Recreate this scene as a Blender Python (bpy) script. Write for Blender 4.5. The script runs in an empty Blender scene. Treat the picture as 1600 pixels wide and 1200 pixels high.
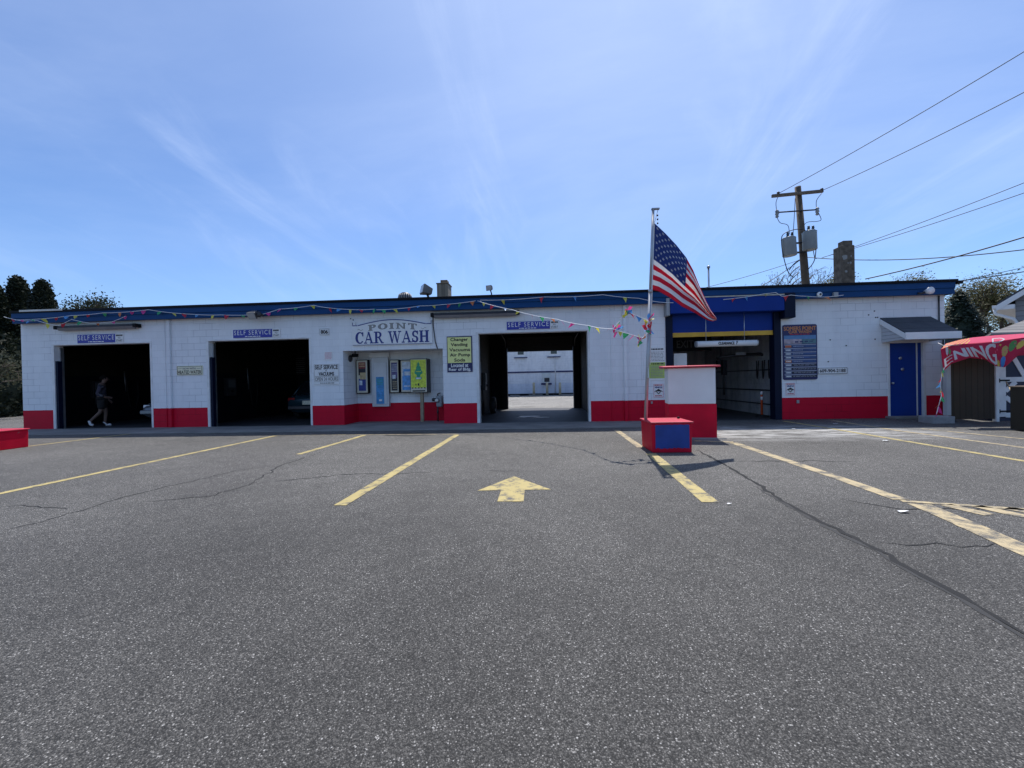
import bpy, bmesh, math, random
from mathutils import Vector, Matrix
random.seed(7)
R = math.radians
S = bpy.context.scene
COL = S.collection

# ------------------------------------------------------------------ camera
EYE = Vector((0, 0, 1.26))
F = 640.0                                  # focal length in pixels of a 1600 px wide frame
YAW, PITCH, ROLL = .065, -.0076, -.0203
cy, sy, cp, sp = math.cos(YAW), math.sin(YAW), math.cos(PITCH), math.sin(PITCH)
FWD = Vector((-sy*cp, cy*cp, sp)); r0 = Vector((cy, sy, 0)); u0 = r0.cross(FWD)
RT = r0*math.cos(ROLL) + u0*math.sin(ROLL); UP = -r0*math.sin(ROLL) + u0*math.cos(ROLL)
cam = bpy.data.cameras.new('camera'); cam_o = bpy.data.objects.new('camera', cam); COL.objects.link(cam_o)
cam_o.matrix_world = Matrix.Translation(EYE) @ Matrix((RT, UP, -FWD)).transposed().to_4x4()
cam.sensor_fit = 'HORIZONTAL'; cam.sensor_width = 36; cam.lens = 36*F/1600
cam.clip_start = .05; cam.clip_end = 3000
S.camera = cam_o

# ------------------------------------------------------------------ sky, sun, exposure
SUN_EL, SUN_AZ = R(62), R(13.5)            # azimuth from +Y towards +X
S.view_settings.view_transform = 'Standard'; S.view_settings.look = 'None'
S.view_settings.exposure = 0.42; S.view_settings.gamma = 1
SKY_STRENGTH, SUN_STRENGTH = .100, 3.7
W = bpy.data.worlds.new('World'); S.world = W; W.use_nodes = True
CLOUD_OFF = (.43, 6.1, 0)
def build_world():
    nt = W.node_tree; N = nt.nodes; L = nt.links; N.clear()
    out = N.new('ShaderNodeOutputWorld'); bg = N.new('ShaderNodeBackground')
    sky = N.new('ShaderNodeTexSky'); sky.sky_type = 'NISHITA'; sky.sun_disc = False
    sky.sun_elevation = SUN_EL; sky.sun_rotation = SUN_AZ
    sky.altitude = 0; sky.air_density = 1.0; sky.dust_density = .25; sky.ozone_density = 2.2
    tint = N.new('ShaderNodeMix'); tint.data_type = 'RGBA'; tint.blend_type = 'MULTIPLY'
    tint.inputs[0].default_value = 1
    tint.inputs[7].default_value = (.74, .915, 1.19, 1)
    L.new(sky.outputs[0], tint.inputs[6])
    # thin cirrus: noise on a flat layer far overhead
    tc = N.new('ShaderNodeTexCoord'); sep = N.new('ShaderNodeSeparateXYZ'); L.new(tc.outputs['Generated'], sep.inputs[0])
    zz = N.new('ShaderNodeMath'); zz.operation = 'MAXIMUM'; zz.inputs[1].default_value = .02; L.new(sep.outputs[2], zz.inputs[0])
    za = N.new('ShaderNodeMath'); za.operation = 'ADD'; za.inputs[1].default_value = .18; L.new(zz.outputs[0], za.inputs[0])
    dx = N.new('ShaderNodeMath'); dx.operation = 'DIVIDE'; L.new(sep.outputs[0], dx.inputs[0]); L.new(za.outputs[0], dx.inputs[1])
    dy = N.new('ShaderNodeMath'); dy.operation = 'DIVIDE'; L.new(sep.outputs[1], dy.inputs[0]); L.new(za.outputs[0], dy.inputs[1])
    cb = N.new('ShaderNodeCombineXYZ'); L.new(dx.outputs[0], cb.inputs[0]); L.new(dy.outputs[0], cb.inputs[1])
    def layer(scale, rot, sx, lo, hi, off, dist, sy=1):
        mp = N.new('ShaderNodeMapping'); mp.inputs['Rotation'].default_value = (0, 0, R(rot)); mp.inputs['Scale'].default_value = (sx, sy, 1)
        mp.inputs['Location'].default_value = off
        L.new(cb.outputs[0], mp.inputs[0])
        n = N.new('ShaderNodeTexNoise'); n.inputs['Scale'].default_value = scale; n.inputs['Detail'].default_value = 10
        n.inputs['Roughness'].default_value = .60; n.inputs['Distortion'].default_value = dist
        L.new(mp.outputs[0], n.inputs['Vector'])
        r = N.new('ShaderNodeMapRange'); r.interpolation_type = 'SMOOTHSTEP'; r.inputs[1].default_value = lo; r.inputs[2].default_value = hi
        L.new(n.outputs[0], r.inputs[0]); return r.outputs[0]
    a = layer(2.3, 0, 1.0, .47, .76, CLOUD_OFF, 1.1, .24)
    b = layer(.60, 20, .7, .38, .72, (.4, 3.1, 0), .4)
    mx = N.new('ShaderNodeMath'); mx.operation = 'MULTIPLY_ADD'; mx.inputs[1].default_value = .22; L.new(a, mx.inputs[0])
    m2 = N.new('ShaderNodeMath'); m2.operation = 'MULTIPLY'; m2.inputs[1].default_value = .20; L.new(b, m2.inputs[0]); hzb = N.new('ShaderNodeMath'); hzb.operation = 'ADD'; hzb.inputs[1].default_value = .04; L.new(m2.outputs[0], hzb.inputs[0]); L.new(hzb.outputs[0], mx.inputs[2])
    # fewer clouds right at the horizon
    hz = N.new('ShaderNodeMapRange'); hz.inputs[1].default_value = .06; hz.inputs[2].default_value = .40; L.new(sep.outputs[2], hz.inputs[0])
    mm = N.new('ShaderNodeMath'); mm.operation = 'MULTIPLY'; mm.use_clamp = True; L.new(mx.outputs[0], mm.inputs[0]); L.new(hz.outputs[0], mm.inputs[1])
    # haze round the sun
    dt = N.new('ShaderNodeVectorMath'); dt.operation = 'DOT_PRODUCT'; L.new(tc.outputs['Generated'], dt.inputs[0])
    dt.inputs[1].default_value = (math.sin(SUN_AZ)*math.cos(SUN_EL), math.cos(SUN_AZ)*math.cos(SUN_EL), math.sin(SUN_EL))
    d0 = N.new('ShaderNodeMath'); d0.operation = 'MAXIMUM'; d0.inputs[1].default_value = 0; L.new(dt.outputs['Value'], d0.inputs[0])
    dp = N.new('ShaderNodeMath'); dp.operation = 'POWER'; dp.inputs[1].default_value = 5; L.new(d0.outputs[0], dp.inputs[0])
    dm = N.new('ShaderNodeMath'); dm.operation = 'MULTIPLY_ADD'; dm.inputs[1].default_value = .42; dm.use_clamp = True; L.new(dp.outputs[0], dm.inputs[0]); L.new(mm.outputs[0], dm.inputs[2])
    ml = N.new('ShaderNodeMix'); ml.data_type = 'RGBA'; L.new(dm.outputs[0], ml.inputs[0]); L.new(tint.outputs[2], ml.inputs[6])
    ml.inputs[7].default_value = (6.6, 7.7, 9.9, 1)
    L.new(ml.outputs[2], bg.inputs[0]); bg.inputs[1].default_value = SKY_STRENGTH
    L.new(bg.outputs[0], out.inputs[0])
build_world()
sun = bpy.data.lights.new('sun', 'SUN'); sun.energy = SUN_STRENGTH; sun.angle = R(.53); sun.color = (1, .955, .90)
sun_o = bpy.data.objects.new('sun', sun); COL.objects.link(sun_o)
SV = Vector((math.sin(SUN_AZ)*math.cos(SUN_EL), math.cos(SUN_AZ)*math.cos(SUN_EL), math.sin(SUN_EL)))
sun_o.rotation_euler = SV.to_track_quat('Z', 'Y').to_euler(); sun_o.location = SV*60

# ------------------------------------------------------------------ measuring helpers (photo point -> place in the world)
def ray(px, py): return FWD + RT*((px-800)/F) - UP*((py-600)/F)
def P(px, py, Y):
    d = ray(px, py); return EYE + d*(Y/d.y)
def G(px, py, z=0.0):
    d = ray(px, py); return EYE + d*((z-EYE.z)/d.z)

# ------------------------------------------------------------------ materials
def mat(name, color, rough=.6, metal=0, var=0.0, vscale=3.0, bump=0.0, bscale=40.0, spec=.5, emit=None, estr=0, trans=0):
    m = bpy.data.materials.new(name); m.use_nodes = True
    nt = m.node_tree; b = nt.nodes['Principled BSDF']; N = nt.nodes; L = nt.links
    b.inputs['Base Color'].default_value = (*color, 1); b.inputs['Roughness'].default_value = rough
    b.inputs['Metallic'].default_value = metal; b.inputs['Specular IOR Level'].default_value = spec
    if emit: b.inputs['Emission Color'].default_value = (*emit, 1); b.inputs['Emission Strength'].default_value = estr
    if var or bump: tc = N.new('ShaderNodeTexCoord')
    if var:
        n = N.new('ShaderNodeTexNoise'); n.inputs['Scale'].default_value = vscale; n.inputs['Detail'].default_value = 6
        L.new(tc.outputs['Object'], n.inputs['Vector'])
        r = N.new('ShaderNodeMapRange'); r.inputs[1].default_value = .3; r.inputs[2].default_value = .7
        r.inputs[3].default_value = 1-var; r.inputs[4].default_value = 1+var; L.new(n.outputs[0], r.inputs[0])
        v = N.new('ShaderNodeVectorMath'); v.operation = 'SCALE'; v.inputs[0].default_value = color
        L.new(r.outputs[0], v.inputs['Scale']); L.new(v.outputs[0], b.inputs['Base Color'])
    if bump:
        n2 = N.new('ShaderNodeTexNoise'); n2.inputs['Scale'].default_value = bscale; n2.inputs['Detail'].default_value = 4
        L.new(tc.outputs['Object'], n2.inputs['Vector'])
        bp = N.new('ShaderNodeBump'); bp.inputs['Strength'].default_value = bump; bp.inputs['Distance'].default_value = .01
        L.new(n2.outputs[0], bp.inputs['Height']); L.new(bp.outputs[0], b.inputs['Normal'])
    return m

def math_node(N, L, op, a, b=None, c=None, clamp=False):
    n = N.new('ShaderNodeMath'); n.operation = op; n.use_clamp = clamp
    for i, v in enumerate((a, b, c)):
        if v is None: continue
        if isinstance(v, (int, float)): n.inputs[i].default_value = v
        else: L.new(v, n.inputs[i])
    return n.outputs[0]
def ramp(N, L, fac, stops, interp='LINEAR'):
    r = N.new('ShaderNodeValToRGB'); r.color_ramp.interpolation = interp
    e = r.color_ramp.elements
    while len(e) < len(stops): e.new(.5)
    for el, (p, c) in zip(e, stops): el.position = p; el.color = (*c, 1) if len(c) == 3 else c
    L.new(fac, r.inputs[0]); return r.outputs[0]
def mix(N, L, blend, fac, a, b):
    m = N.new('ShaderNodeMix'); m.data_type = 'RGBA'; m.blend_type = blend
    for i, v in ((0, fac), (6, a), (7, b)):
        if isinstance(v, (int, float)): m.inputs[i].default_value = v
        elif isinstance(v, tuple): m.inputs[i].default_value = (*v, 1)
        else: L.new(v, m.inputs[i])
    return m.outputs[2]

def asphalt_mat(name, base=1.0, chips=1.0, pale=False):
    m = bpy.data.materials.new(name); m.use_nodes = True
    nt = m.node_tree; N = nt.nodes; L = nt.links; b = N['Principled BSDF']
    tc = N.new('ShaderNodeTexCoord').outputs['Object']
    v = N.new('ShaderNodeTexVoronoi'); v.inputs['Scale'].default_value = 185; L.new(tc, v.inputs['Vector'])
    sp_ = N.new('ShaderNodeSeparateColor'); L.new(v.outputs['Color'], sp_.inputs[0])
    stone = ramp(N, L, sp_.outputs[0], [(0, (.032*base, .0308*base, .0285*base)), (.5, (.084*base, .0803*base, .0735*base)), (.90, (.160*base, .152*base, .139*base)),
                                       (.965, (.27*base, .258*base, .238*base)), (1, (.52*chips, .50*chips, .465*chips))])
    # gaps between the stones are darker
    gap = ramp(N, L, v.outputs['Distance'], [(.30, (1, 1, 1)), (.75, (.36, .36, .36))])
    c = mix(N, L, 'MULTIPLY', 1.0, stone, gap)
    # larger, scattered pale chips
    v2 = N.new('ShaderNodeTexVoronoi'); v2.inputs['Scale'].default_value = 95; L.new(tc, v2.inputs['Vector'])
    s2 = N.new('ShaderNodeSeparateColor'); L.new(v2.outputs['Color'], s2.inputs[0])
    pick = math_node(N, L, 'MULTIPLY', math_node(N, L, 'GREATER_THAN', s2.outputs[1], .977), math_node(N, L, 'LESS_THAN', v2.outputs['Distance'], .34))
    c = mix(N, L, 'MIX', pick, c, (.50*chips, .485*chips, .455*chips))
    if pale:     # pale dried mud and worn concrete in front of the tunnel
        sx = N.new('ShaderNodeSeparateXYZ'); L.new(tc, sx.inputs[0])
        def bell(o, c0, w): d = math_node(N, L, 'DIVIDE', math_node(N, L, 'SUBTRACT', o, c0), w); return math_node(N, L, 'SUBTRACT', 1.0, math_node(N, L, 'MULTIPLY', d, d), clamp=True)
        k = math_node(N, L, 'MULTIPLY', bell(sx.outputs[0], 5.6, 3.6), bell(sx.outputs[1], 9.5, 1.5))
        mp = N.new('ShaderNodeMapping'); mp.inputs['Scale'].default_value = (.7, 2.2, 1); L.new(tc, mp.inputs[0])
        np_ = N.new('ShaderNodeTexNoise'); np_.inputs['Scale'].default_value = 2.0; np_.inputs['Detail'].default_value = 9; np_.inputs['Roughness'].default_value = .65; L.new(mp.outputs[0], np_.inputs['Vector'])
        kk = math_node(N, L, 'MULTIPLY', k, ramp(N, L, np_.outputs[0], [(.40, (0, 0, 0)), (.58, (.9, .9, .9))]))
        c = mix(N, L, 'MIX', kk, c, (.34, .335, .32))
    # darker near the camera, brighter far off: painted-in light falloff, edge broken by noise
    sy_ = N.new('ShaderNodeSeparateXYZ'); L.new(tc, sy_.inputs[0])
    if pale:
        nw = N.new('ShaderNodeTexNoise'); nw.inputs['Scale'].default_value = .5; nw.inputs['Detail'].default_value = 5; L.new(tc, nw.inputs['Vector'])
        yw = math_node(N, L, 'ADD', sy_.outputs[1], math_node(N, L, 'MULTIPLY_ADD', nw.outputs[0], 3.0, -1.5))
        near_far = N.new('ShaderNodeMapRange'); near_far.interpolation_type = 'SMOOTHSTEP'; near_far.inputs[1].default_value = 1.2; near_far.inputs[2].default_value = 6.5; near_far.inputs[3].default_value = .86; near_far.inputs[4].default_value = 1.40; L.new(yw, near_far.inputs[0])
        vm = N.new('ShaderNodeVectorMath'); vm.operation = 'SCALE'; L.new(c, vm.inputs[0]); L.new(near_far.outputs[0], vm.inputs['Scale']); c = vm.outputs[0]
        # oil drips: small dark spots
        vo = N.new('ShaderNodeTexVoronoi'); vo.inputs['Scale'].default_value = 1.1; L.new(tc, vo.inputs['Vector']); so = N.new('ShaderNodeSeparateColor'); L.new(vo.outputs['Color'], so.inputs[0])
        ndo = N.new('ShaderNodeTexNoise'); ndo.inputs['Scale'].default_value = 9; ndo.inputs['Detail'].default_value = 5; L.new(tc, ndo.inputs['Vector'])
        od = math_node(N, L, 'ADD', vo.outputs['Distance'], math_node(N, L, 'MULTIPLY_ADD', ndo.outputs[0], .30, -.15))
        spot = math_node(N, L, 'MULTIPLY', ramp(N, L, od, [(.06, (1, 1, 1)), (.20, (0, 0, 0))]), math_node(N, L, 'GREATER_THAN', so.outputs[0], .80))
        c = mix(N, L, 'MULTIPLY', math_node(N, L, 'MULTIPLY', spot, .8), c, (.50, .49, .48))
    # wear, oil and tyre tracks at several sizes
    n1 = N.new('ShaderNodeTexNoise'); n1.inputs['Scale'].default_value = .45; n1.inputs['Detail'].default_value = 8; n1.inputs['Roughness'].default_value = .6; L.new(tc, n1.inputs['Vector'])
    c = mix(N, L, 'MULTIPLY', 1.0, c, ramp(N, L, n1.outputs[0], [(.28, (.72, .72, .72)), (.72, (1.22, 1.22, 1.21))]))
    n2 = N.new('ShaderNodeTexNoise'); n2.inputs['Scale'].default_value = 4.5; n2.inputs['Detail'].default_value = 5; L.new(tc, n2.inputs['Vector'])
    c = mix(N, L, 'MULTIPLY', 1.0, c, ramp(N, L, n2.outputs[0], [(.25, (.86, .86, .86)), (.75, (1.12, 1.12, 1.12))]))
    n3 = N.new('ShaderNodeTexNoise'); n3.inputs['Scale'].default_value = 1.6; n3.inputs['Detail'].default_value = 3; L.new(tc, n3.inputs['Vector'])
    c = mix(N, L, 'MULTIPLY', 1.0, c, ramp(N, L, n3.outputs[0], [(.66, (1, 1, 1)), (.80, (.74, .74, .75))]))
    L.new(c, b.inputs['Base Color']); b.inputs['Roughness'].default_value = .8; b.inputs['Specular IOR Level'].default_value = .4
    bp = N.new('ShaderNodeBump'); bp.inputs['Strength'].default_value = .55; bp.inputs['Distance'].default_value = .005; bp.invert = True
    L.new(v.outputs['Distance'], bp.inputs['Height']); L.new(bp.outputs[0], b.inputs['Normal'])
    return m

def block_mat(name, lower, upper, split, mortar=.885, rough=.55, stain=.05):
    """painted concrete block, two paint colours meeting at a height"""
    m = bpy.data.materials.new(name); m.use_nodes = True
    nt = m.node_tree; N = nt.nodes; L = nt.links; b = N['Principled BSDF']
    tc = N.new('ShaderNodeTexCoord').outputs['Object']; sep = N.new('ShaderNodeSeparateXYZ'); L.new(tc, sep.inputs[0])
    s = math_node(N, L, 'ADD', sep.outputs[0], sep.outputs[1])
    cb = N.new('ShaderNodeCombineXYZ'); L.new(s, cb.inputs[0]); L.new(sep.outputs[2], cb.inputs[1])
    br = N.new('ShaderNodeTexBrick'); br.inputs['Scale'].default_value = 1; br.inputs['Brick Width'].default_value = .406; br.inputs['Row Height'].default_value = .203
    br.inputs['Mortar Size'].default_value = .006; br.inputs['Mortar Smooth'].default_value = .5; br.offset = .5
    br.inputs['Color1'].default_value = (1, 1, 1, 1); br.inputs['Color2'].default_value = (.955, .955, .955, 1); br.inputs['Mortar'].default_value = (mortar, mortar, mortar, 1)
    L.new(cb.outputs[0], br.inputs['Vector'])
    nz = N.new('ShaderNodeTexNoise'); nz.inputs['Scale'].default_value = 9; L.new(tc, nz.inputs['Vector'])
    zz = math_node(N, L, 'ADD', sep.outputs[2], math_node(N, L, 'MULTIPLY', nz.outputs[0], .012))
    up = math_node(N, L, 'GREATER_THAN', zz, split+.006)
    c = mix(N, L, 'MIX', up, lower, upper)
    c = mix(N, L, 'MULTIPLY', 1.0, c, br.outputs['Color'])
    nj = N.new('ShaderNodeTexNoise'); nj.inputs['Scale'].default_value = 1.1; nj.inputs['Detail'].default_value = 4; L.new(tc, nj.inputs['Vector'])
    jf = math_node(N, L, 'MULTIPLY', br.outputs['Fac'], ramp(N, L, nj.outputs[0], [(.50, (0, 0, 0)), (.62, (1, 1, 1))]))
    c = mix(N, L, 'MULTIPLY', jf, c, (.66, .66, .68))
    # rain streaks and scuffs: noise stretched down the wall
    mp = N.new('ShaderNodeMapping'); mp.inputs['Scale'].default_value = (2.2, 2.2, .35); L.new(tc, mp.inputs[0])
    n1 = N.new('ShaderNodeTexNoise'); n1.inputs['Scale'].default_value = 1.6; n1.inputs['Detail'].default_value = 8; n1.inputs['Roughness'].default_value = .65; L.new(mp.outputs[0], n1.inputs['Vector'])
    c = mix(N, L, 'MULTIPLY', 1.0, c, ramp(N, L, n1.outputs[0], [(.25, (1-stain*1.6, 1-stain*1.5, 1-stain*1.3)), (.6, (1, 1, 1))]))
    n5 = N.new('ShaderNodeTexNoise'); n5.inputs['Scale'].default_value = 2.3; n5.inputs['Detail'].default_value = 9; n5.inputs['Roughness'].default_value = .7; L.new(tc, n5.inputs['Vector'])
    c = mix(N, L, 'MULTIPLY', 1.0, c, ramp(N, L, n5.outputs[0], [(.30, (1-stain, 1-stain, 1-stain*1.1)), (.48, (1, 1, 1))]))
    L.new(c, b.inputs['Base Color']); b.inputs['Roughness'].default_value = rough; b.inputs['Specular IOR Level'].default_value = .18
    n4 = N.new('ShaderNodeTexNoise'); n4.inputs['Scale'].default_value = 55; n4.inputs['Detail'].default_value = 4; L.new(tc, n4.inputs['Vector'])
    h = math_node(N, L, 'MULTIPLY_ADD', n4.outputs[0], .25, math_node(N, L, 'MULTIPLY', br.outputs['Fac'], -1.0))
    bp = N.new('ShaderNodeBump'); bp.inputs['Strength'].default_value = .4; bp.inputs['Distance'].default_value = .006
    L.new(h, bp.inputs['Height']); L.new(bp.outputs[0], b.inputs['Normal'])
    return m

def lap_mat(name, color, pitch, axis=2, rough=.6, depth=.012, var=.1):
    """boards or siding: a saw-tooth in height along one axis"""
    m = bpy.data.materials.new(name); m.use_nodes = True
    nt = m.node_tree; N = nt.nodes; L = nt.links; b = N['Principled BSDF']
    tc = N.new('ShaderNodeTexCoord').outputs['Object']; sep = N.new('ShaderNodeSeparateXYZ'); L.new(tc, sep.inputs[0])
    t = math_node(N, L, 'DIVIDE', sep.outputs[axis], pitch); fr = math_node(N, L, 'FRACT', t); fl = math_node(N, L, 'FLOOR', t)
    wn = N.new('ShaderNodeTexWhiteNoise'); wn.noise_dimensions = '1D'; L.new(fl, wn.inputs['W'])
    n1 = N.new('ShaderNodeTexNoise'); n1.inputs['Scale'].default_value = 4; n1.inputs['Detail'].default_value = 7; L.new(tc, n1.inputs['Vector'])
    k = math_node(N, L, 'ADD', math_node(N, L, 'MULTIPLY', wn.outputs[0], var*1.4), math_node(N, L, 'MULTIPLY', n1.outputs[0], var*1.4))
    k = math_node(N, L, 'ADD', k, 1-var*1.4)
    gap = math_node(N, L, 'GREATER_THAN', fr, .07)
    k = math_node(N, L, 'MULTIPLY', k, math_node(N, L, 'MULTIPLY_ADD', gap, .55, .45))
    v = N.new('ShaderNodeVectorMath'); v.operation = 'SCALE'; v.inputs[0].default_value = color; L.new(k, v.inputs['Scale'])
    L.new(v.outputs[0], b.inputs['Base Color']); b.inputs['Roughness'].default_value = rough
    bp = N.new('ShaderNodeBump'); bp.inputs['Strength'].default_value = .8; bp.inputs['Distance'].default_value = depth
    L.new(math_node(N, L, 'MINIMUM', math_node(N, L, 'MULTIPLY', fr, 8), 1), bp.inputs['Height']); L.new(bp.outputs[0], b.inputs['Normal'])
    return m

def paint_mat(name, color, worn=.5):
    """road paint, chipped through to the asphalt"""
    m = bpy.data.materials.new(name); m.use_nodes = True
    nt = m.node_tree; N = nt.nodes; L = nt.links; b = N['Principled BSDF']
    tc = N.new('ShaderNodeTexCoord').outputs['Object']
    n = N.new('ShaderNodeTexNoise'); n.inputs['Scale'].default_value = 7; n.inputs['Detail'].default_value = 10; n.inputs['Roughness'].default_value = .72; L.new(tc, n.inputs['Vector'])
    v = N.new('ShaderNodeTexVoronoi'); v.inputs['Scale'].default_value = 125; L.new(tc, v.inputs['Vector'])
    k = math_node(N, L, 'ADD', n.outputs[0], math_node(N, L, 'MULTIPLY', v.outputs['Distance'], .10))
    f = ramp(N, L, k, [(.60-worn*.10, (0, 0, 0)), (.75-worn*.10, (1, 1, 1))])
    n2 = N.new('ShaderNodeTexNoise'); n2.inputs['Scale'].default_value = 2.2; n2.inputs['Detail'].default_value = 6; L.new(tc, n2.inputs['Vector'])
    cc = mix(N, L, 'MIX', n2.outputs[0], tuple(x*.78 for x in color), tuple(min(1, x*1.16) for x in color))
    c = mix(N, L, 'MIX', f, cc, (.10, .095, .085))
    L.new(c, b.inputs['Base Color']); b.inputs['Roughness'].default_value = .75
    bp = N.new('ShaderNodeBump'); bp.inputs['Strength'].default_value = .35; bp.inputs['Distance'].default_value = .004; bp.invert = True
    L.new(v.outputs['Distance'], bp.inputs['Height']); L.new(bp.outputs[0], b.inputs['Normal'])
    return m

def leaf_mat(name, a, bcol, trans=.25):
    m = bpy.data.materials.new(name); m.use_nodes = True
    nt = m.node_tree; N = nt.nodes; L = nt.links; b = N['Principled BSDF']
    g = N.new('ShaderNodeNewGeometry'); tc = N.new('ShaderNodeTexCoord').outputs['Object']
    n = N.new('ShaderNodeTexNoise'); n.inputs['Scale'].default_value = .9; n.inputs['Detail'].default_value = 3; L.new(tc, n.inputs['Vector'])
    k = math_node(N, L, 'ADD', math_node(N, L, 'MULTIPLY', g.outputs['Random Per Island'], .5), math_node(N, L, 'MULTIPLY_ADD', n.outputs[0], 1.2, -.35), clamp=True)
    c = mix(N, L, 'MIX', k, a, bcol); L.new(c, b.inputs['Base Color']); b.inputs['Roughness'].default_value = .6
    b.inputs['Specular IOR Level'].default_value = .25
    tr = N.new('ShaderNodeBsdfTranslucent'); L.new(c, tr.inputs[0])
    ms = N.new('ShaderNodeMixShader'); ms.inputs[0].default_value = trans
    L.new(b.outputs[0], ms.inputs[1]); L.new(tr.outputs[0], ms.inputs[2]); L.new(ms.outputs[0], N['Material Output'].inputs[0])
    return m

RED, WHITE, BLUE = (.60, .003, .028), (.84, .85, .86), (.004, .052, .17)
M = {}
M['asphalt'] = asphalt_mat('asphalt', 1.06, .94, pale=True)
M['rear_asphalt'] = asphalt_mat('rear_asphalt', 3.6, 1.0)
M['concrete'] = mat('concrete', (.21, .205, .19), .85, var=.22, vscale=1.5, bump=.3, bscale=60)
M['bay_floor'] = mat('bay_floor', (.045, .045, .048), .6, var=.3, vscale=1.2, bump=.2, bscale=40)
M['block'] = block_mat('painted_block', RED, WHITE, .62)
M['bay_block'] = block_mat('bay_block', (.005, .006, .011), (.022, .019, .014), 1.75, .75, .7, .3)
M['tunnel_block'] = block_mat('tunnel_block', (.58, .59, .60), (.58, .59, .60), .1, .9, .5, .3)
M['rear_block'] = block_mat('rear_block', (.74, .78, .84), (.86, .87, .88), 1.0, .93, .7, .12)
M['blue'] = mat('blue_paint', BLUE, .55, var=.14, vscale=1.2, bump=.05, bscale=8, spec=.2)
M['door_blue'] = mat('door_blue', (.002, .040, .26), .5, var=.08, vscale=2, spec=.25)
M['header_blue'] = mat('header_blue', (.002, .030, .22), .5, var=.08, vscale=2, spec=.2)
M['frame_blue'] = mat('frame_blue', (.005, .009, .028), .5, var=.15, vscale=3, spec=.15)
M['red'] = mat('red_paint', RED, .55, var=.16, vscale=2.5, bump=.12, bscale=30, spec=.2)
M['cap_red'] = mat('cap_red', (.55, .02, .05), .45, var=.12, vscale=4)
M['panel_blue'] = mat('panel_blue', (.010, .045, .25), .5, var=.18, vscale=4, bump=.1, bscale=30)
def chipped(m, scale, thr):
    """paint flaked off in small ragged spots, bare block showing"""
    nt = m.node_tree; N = nt.nodes; L = nt.links; b = N['Principled BSDF']; src = b.inputs['Base Color'].links[0].from_socket
    tc = N.new('ShaderNodeTexCoord').outputs['Object']; n = N.new('ShaderNodeTexNoise'); n.inputs['Scale'].default_value = scale; n.inputs['Detail'].default_value = 9; n.inputs['Roughness'].default_value = .68
    L.new(tc, n.inputs['Vector']); L.new(mix(N, L, 'MIX', ramp(N, L, n.outputs[0], [(thr, (0, 0, 0)), (thr+.025, (.85, .85, .85))]), src, (.17, .12, .11)), b.inputs['Base Color'])
chipped(M['red'], 5.5, .655); chipped(M['cap_red'], 6, .64); chipped(M['panel_blue'], 6, .65); chipped(M['booth_white' ], 5, .70) if 'booth_white' in M else None
M['white'] = mat('white_paint', (.80, .80, .79), .5, var=.05, vscale=3)
M['booth_white'] = mat('booth_white', (.80, .80, .78), .5, var=.06, vscale=2.2, bump=.08, bscale=6)
M['trim'] = mat('trim_white', (.74, .74, .73), .55, var=.10, vscale=5)
M['black'] = mat('black_trim', (.008, .008, .011), .6, var=.2, vscale=4, spec=.15)
M['roofing'] = mat('roofing', (.06, .06, .06), .9, var=.3, vscale=2, bump=.3)
M['steel'] = mat('galvanised', (.50, .51, .52), .38, .85, var=.12, vscale=6)
M['aluminium'] = mat('aluminium', (.44, .45, .47), .5, .6, var=.08, vscale=9)
M['grey_metal'] = mat('grey_metal', (.33, .34, .35), .5, .2, var=.12, vscale=4)
M['lamp_grey'] = mat('lamp_grey', (.15, .145, .14), .55, .2, var=.2, vscale=8)
M['dark_metal'] = mat('dark_metal', (.045, .045, .05), .45, .4, var=.2)
M['yellow_board'] = mat('yellow_board', (.62, .36, .03), .55, var=.12, vscale=5)
M['sign_white'] = mat('sign_white', (.78, .78, .77), .45, var=.05, vscale=5)
M['sign_cream'] = mat('sign_cream', (.80, .77, .56), .5, var=.06, vscale=5)
M['sign_yellow'] = mat('sign_yellow', (.80, .80, .30), .5, var=.07, vscale=5)
M['sign_blue'] = mat('sign_blue', (.030, .040, .34), .45, var=.08, vscale=5)
M['sign_navy'] = mat('sign_navy', (.012, .014, .09), .45, var=.1, vscale=5)
M['ink'] = mat('ink', (.014, .014, .016), .6)
M['ink_blue'] = mat('ink_blue', (.020, .035, .20), .55)
M['ink_grey'] = mat('ink_grey', (.30, .29, .27), .55)
M['ink_pink'] = mat('ink_pink', (.72, .36, .40), .6)
M['ink_red'] = mat('ink_red', (.50, .03, .05), .6)
M['ink_white'] = mat('ink_white', (.82, .82, .80), .5)
M['ink_orange'] = mat('ink_orange', (.50, .19, .07), .5)
M['ink_green'] = mat('ink_green', (.42, .55, .12), .55, var=.1)
M['yellow_line'] = paint_mat('yellow_line', (.47, .375, .145), .65)
M['worn_line'] = paint_mat('worn_line', (.49, .39, .22), .9)
M['crack'] = mat('crack', (.012, .012, .012), .9)
M['sealant'] = mat('sealant', (.020, .020, .020), .75, var=.3, vscale=12, bump=.3, bscale=60)
M['wood'] = mat('weathered_wood', (.17, .125, .085), .8, var=.3, vscale=9, bump=.3, bscale=30)
M['post_wood'] = mat('post_wood', (.30, .24, .16), .75, var=.2, vscale=9, bump=.2, bscale=30)
M['gate'] = lap_mat('gate_boards', (.050, .031, .016), .14, 0, .8, .01, .22)
M['siding'] = lap_mat('siding', (.25, .25, .265), .20, 2, .6, .015, .06)
M['awning_siding'] = lap_mat('awning_siding', (.50, .52, .55), .10, 2, .6, .012, .06)
M['slats'] = lap_mat('door_slats', (.050, .040, .034), .14, 2, .5, .012, .12)
M['shingle'] = block_mat('shingle', (.085, .090, .10), (.085, .090, .10), -9, .55, .9, .15)
M['pale_shingle'] = lap_mat('pale_shingle', (.30, .28, .26), .14, 1, .9, .01, .15)
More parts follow.
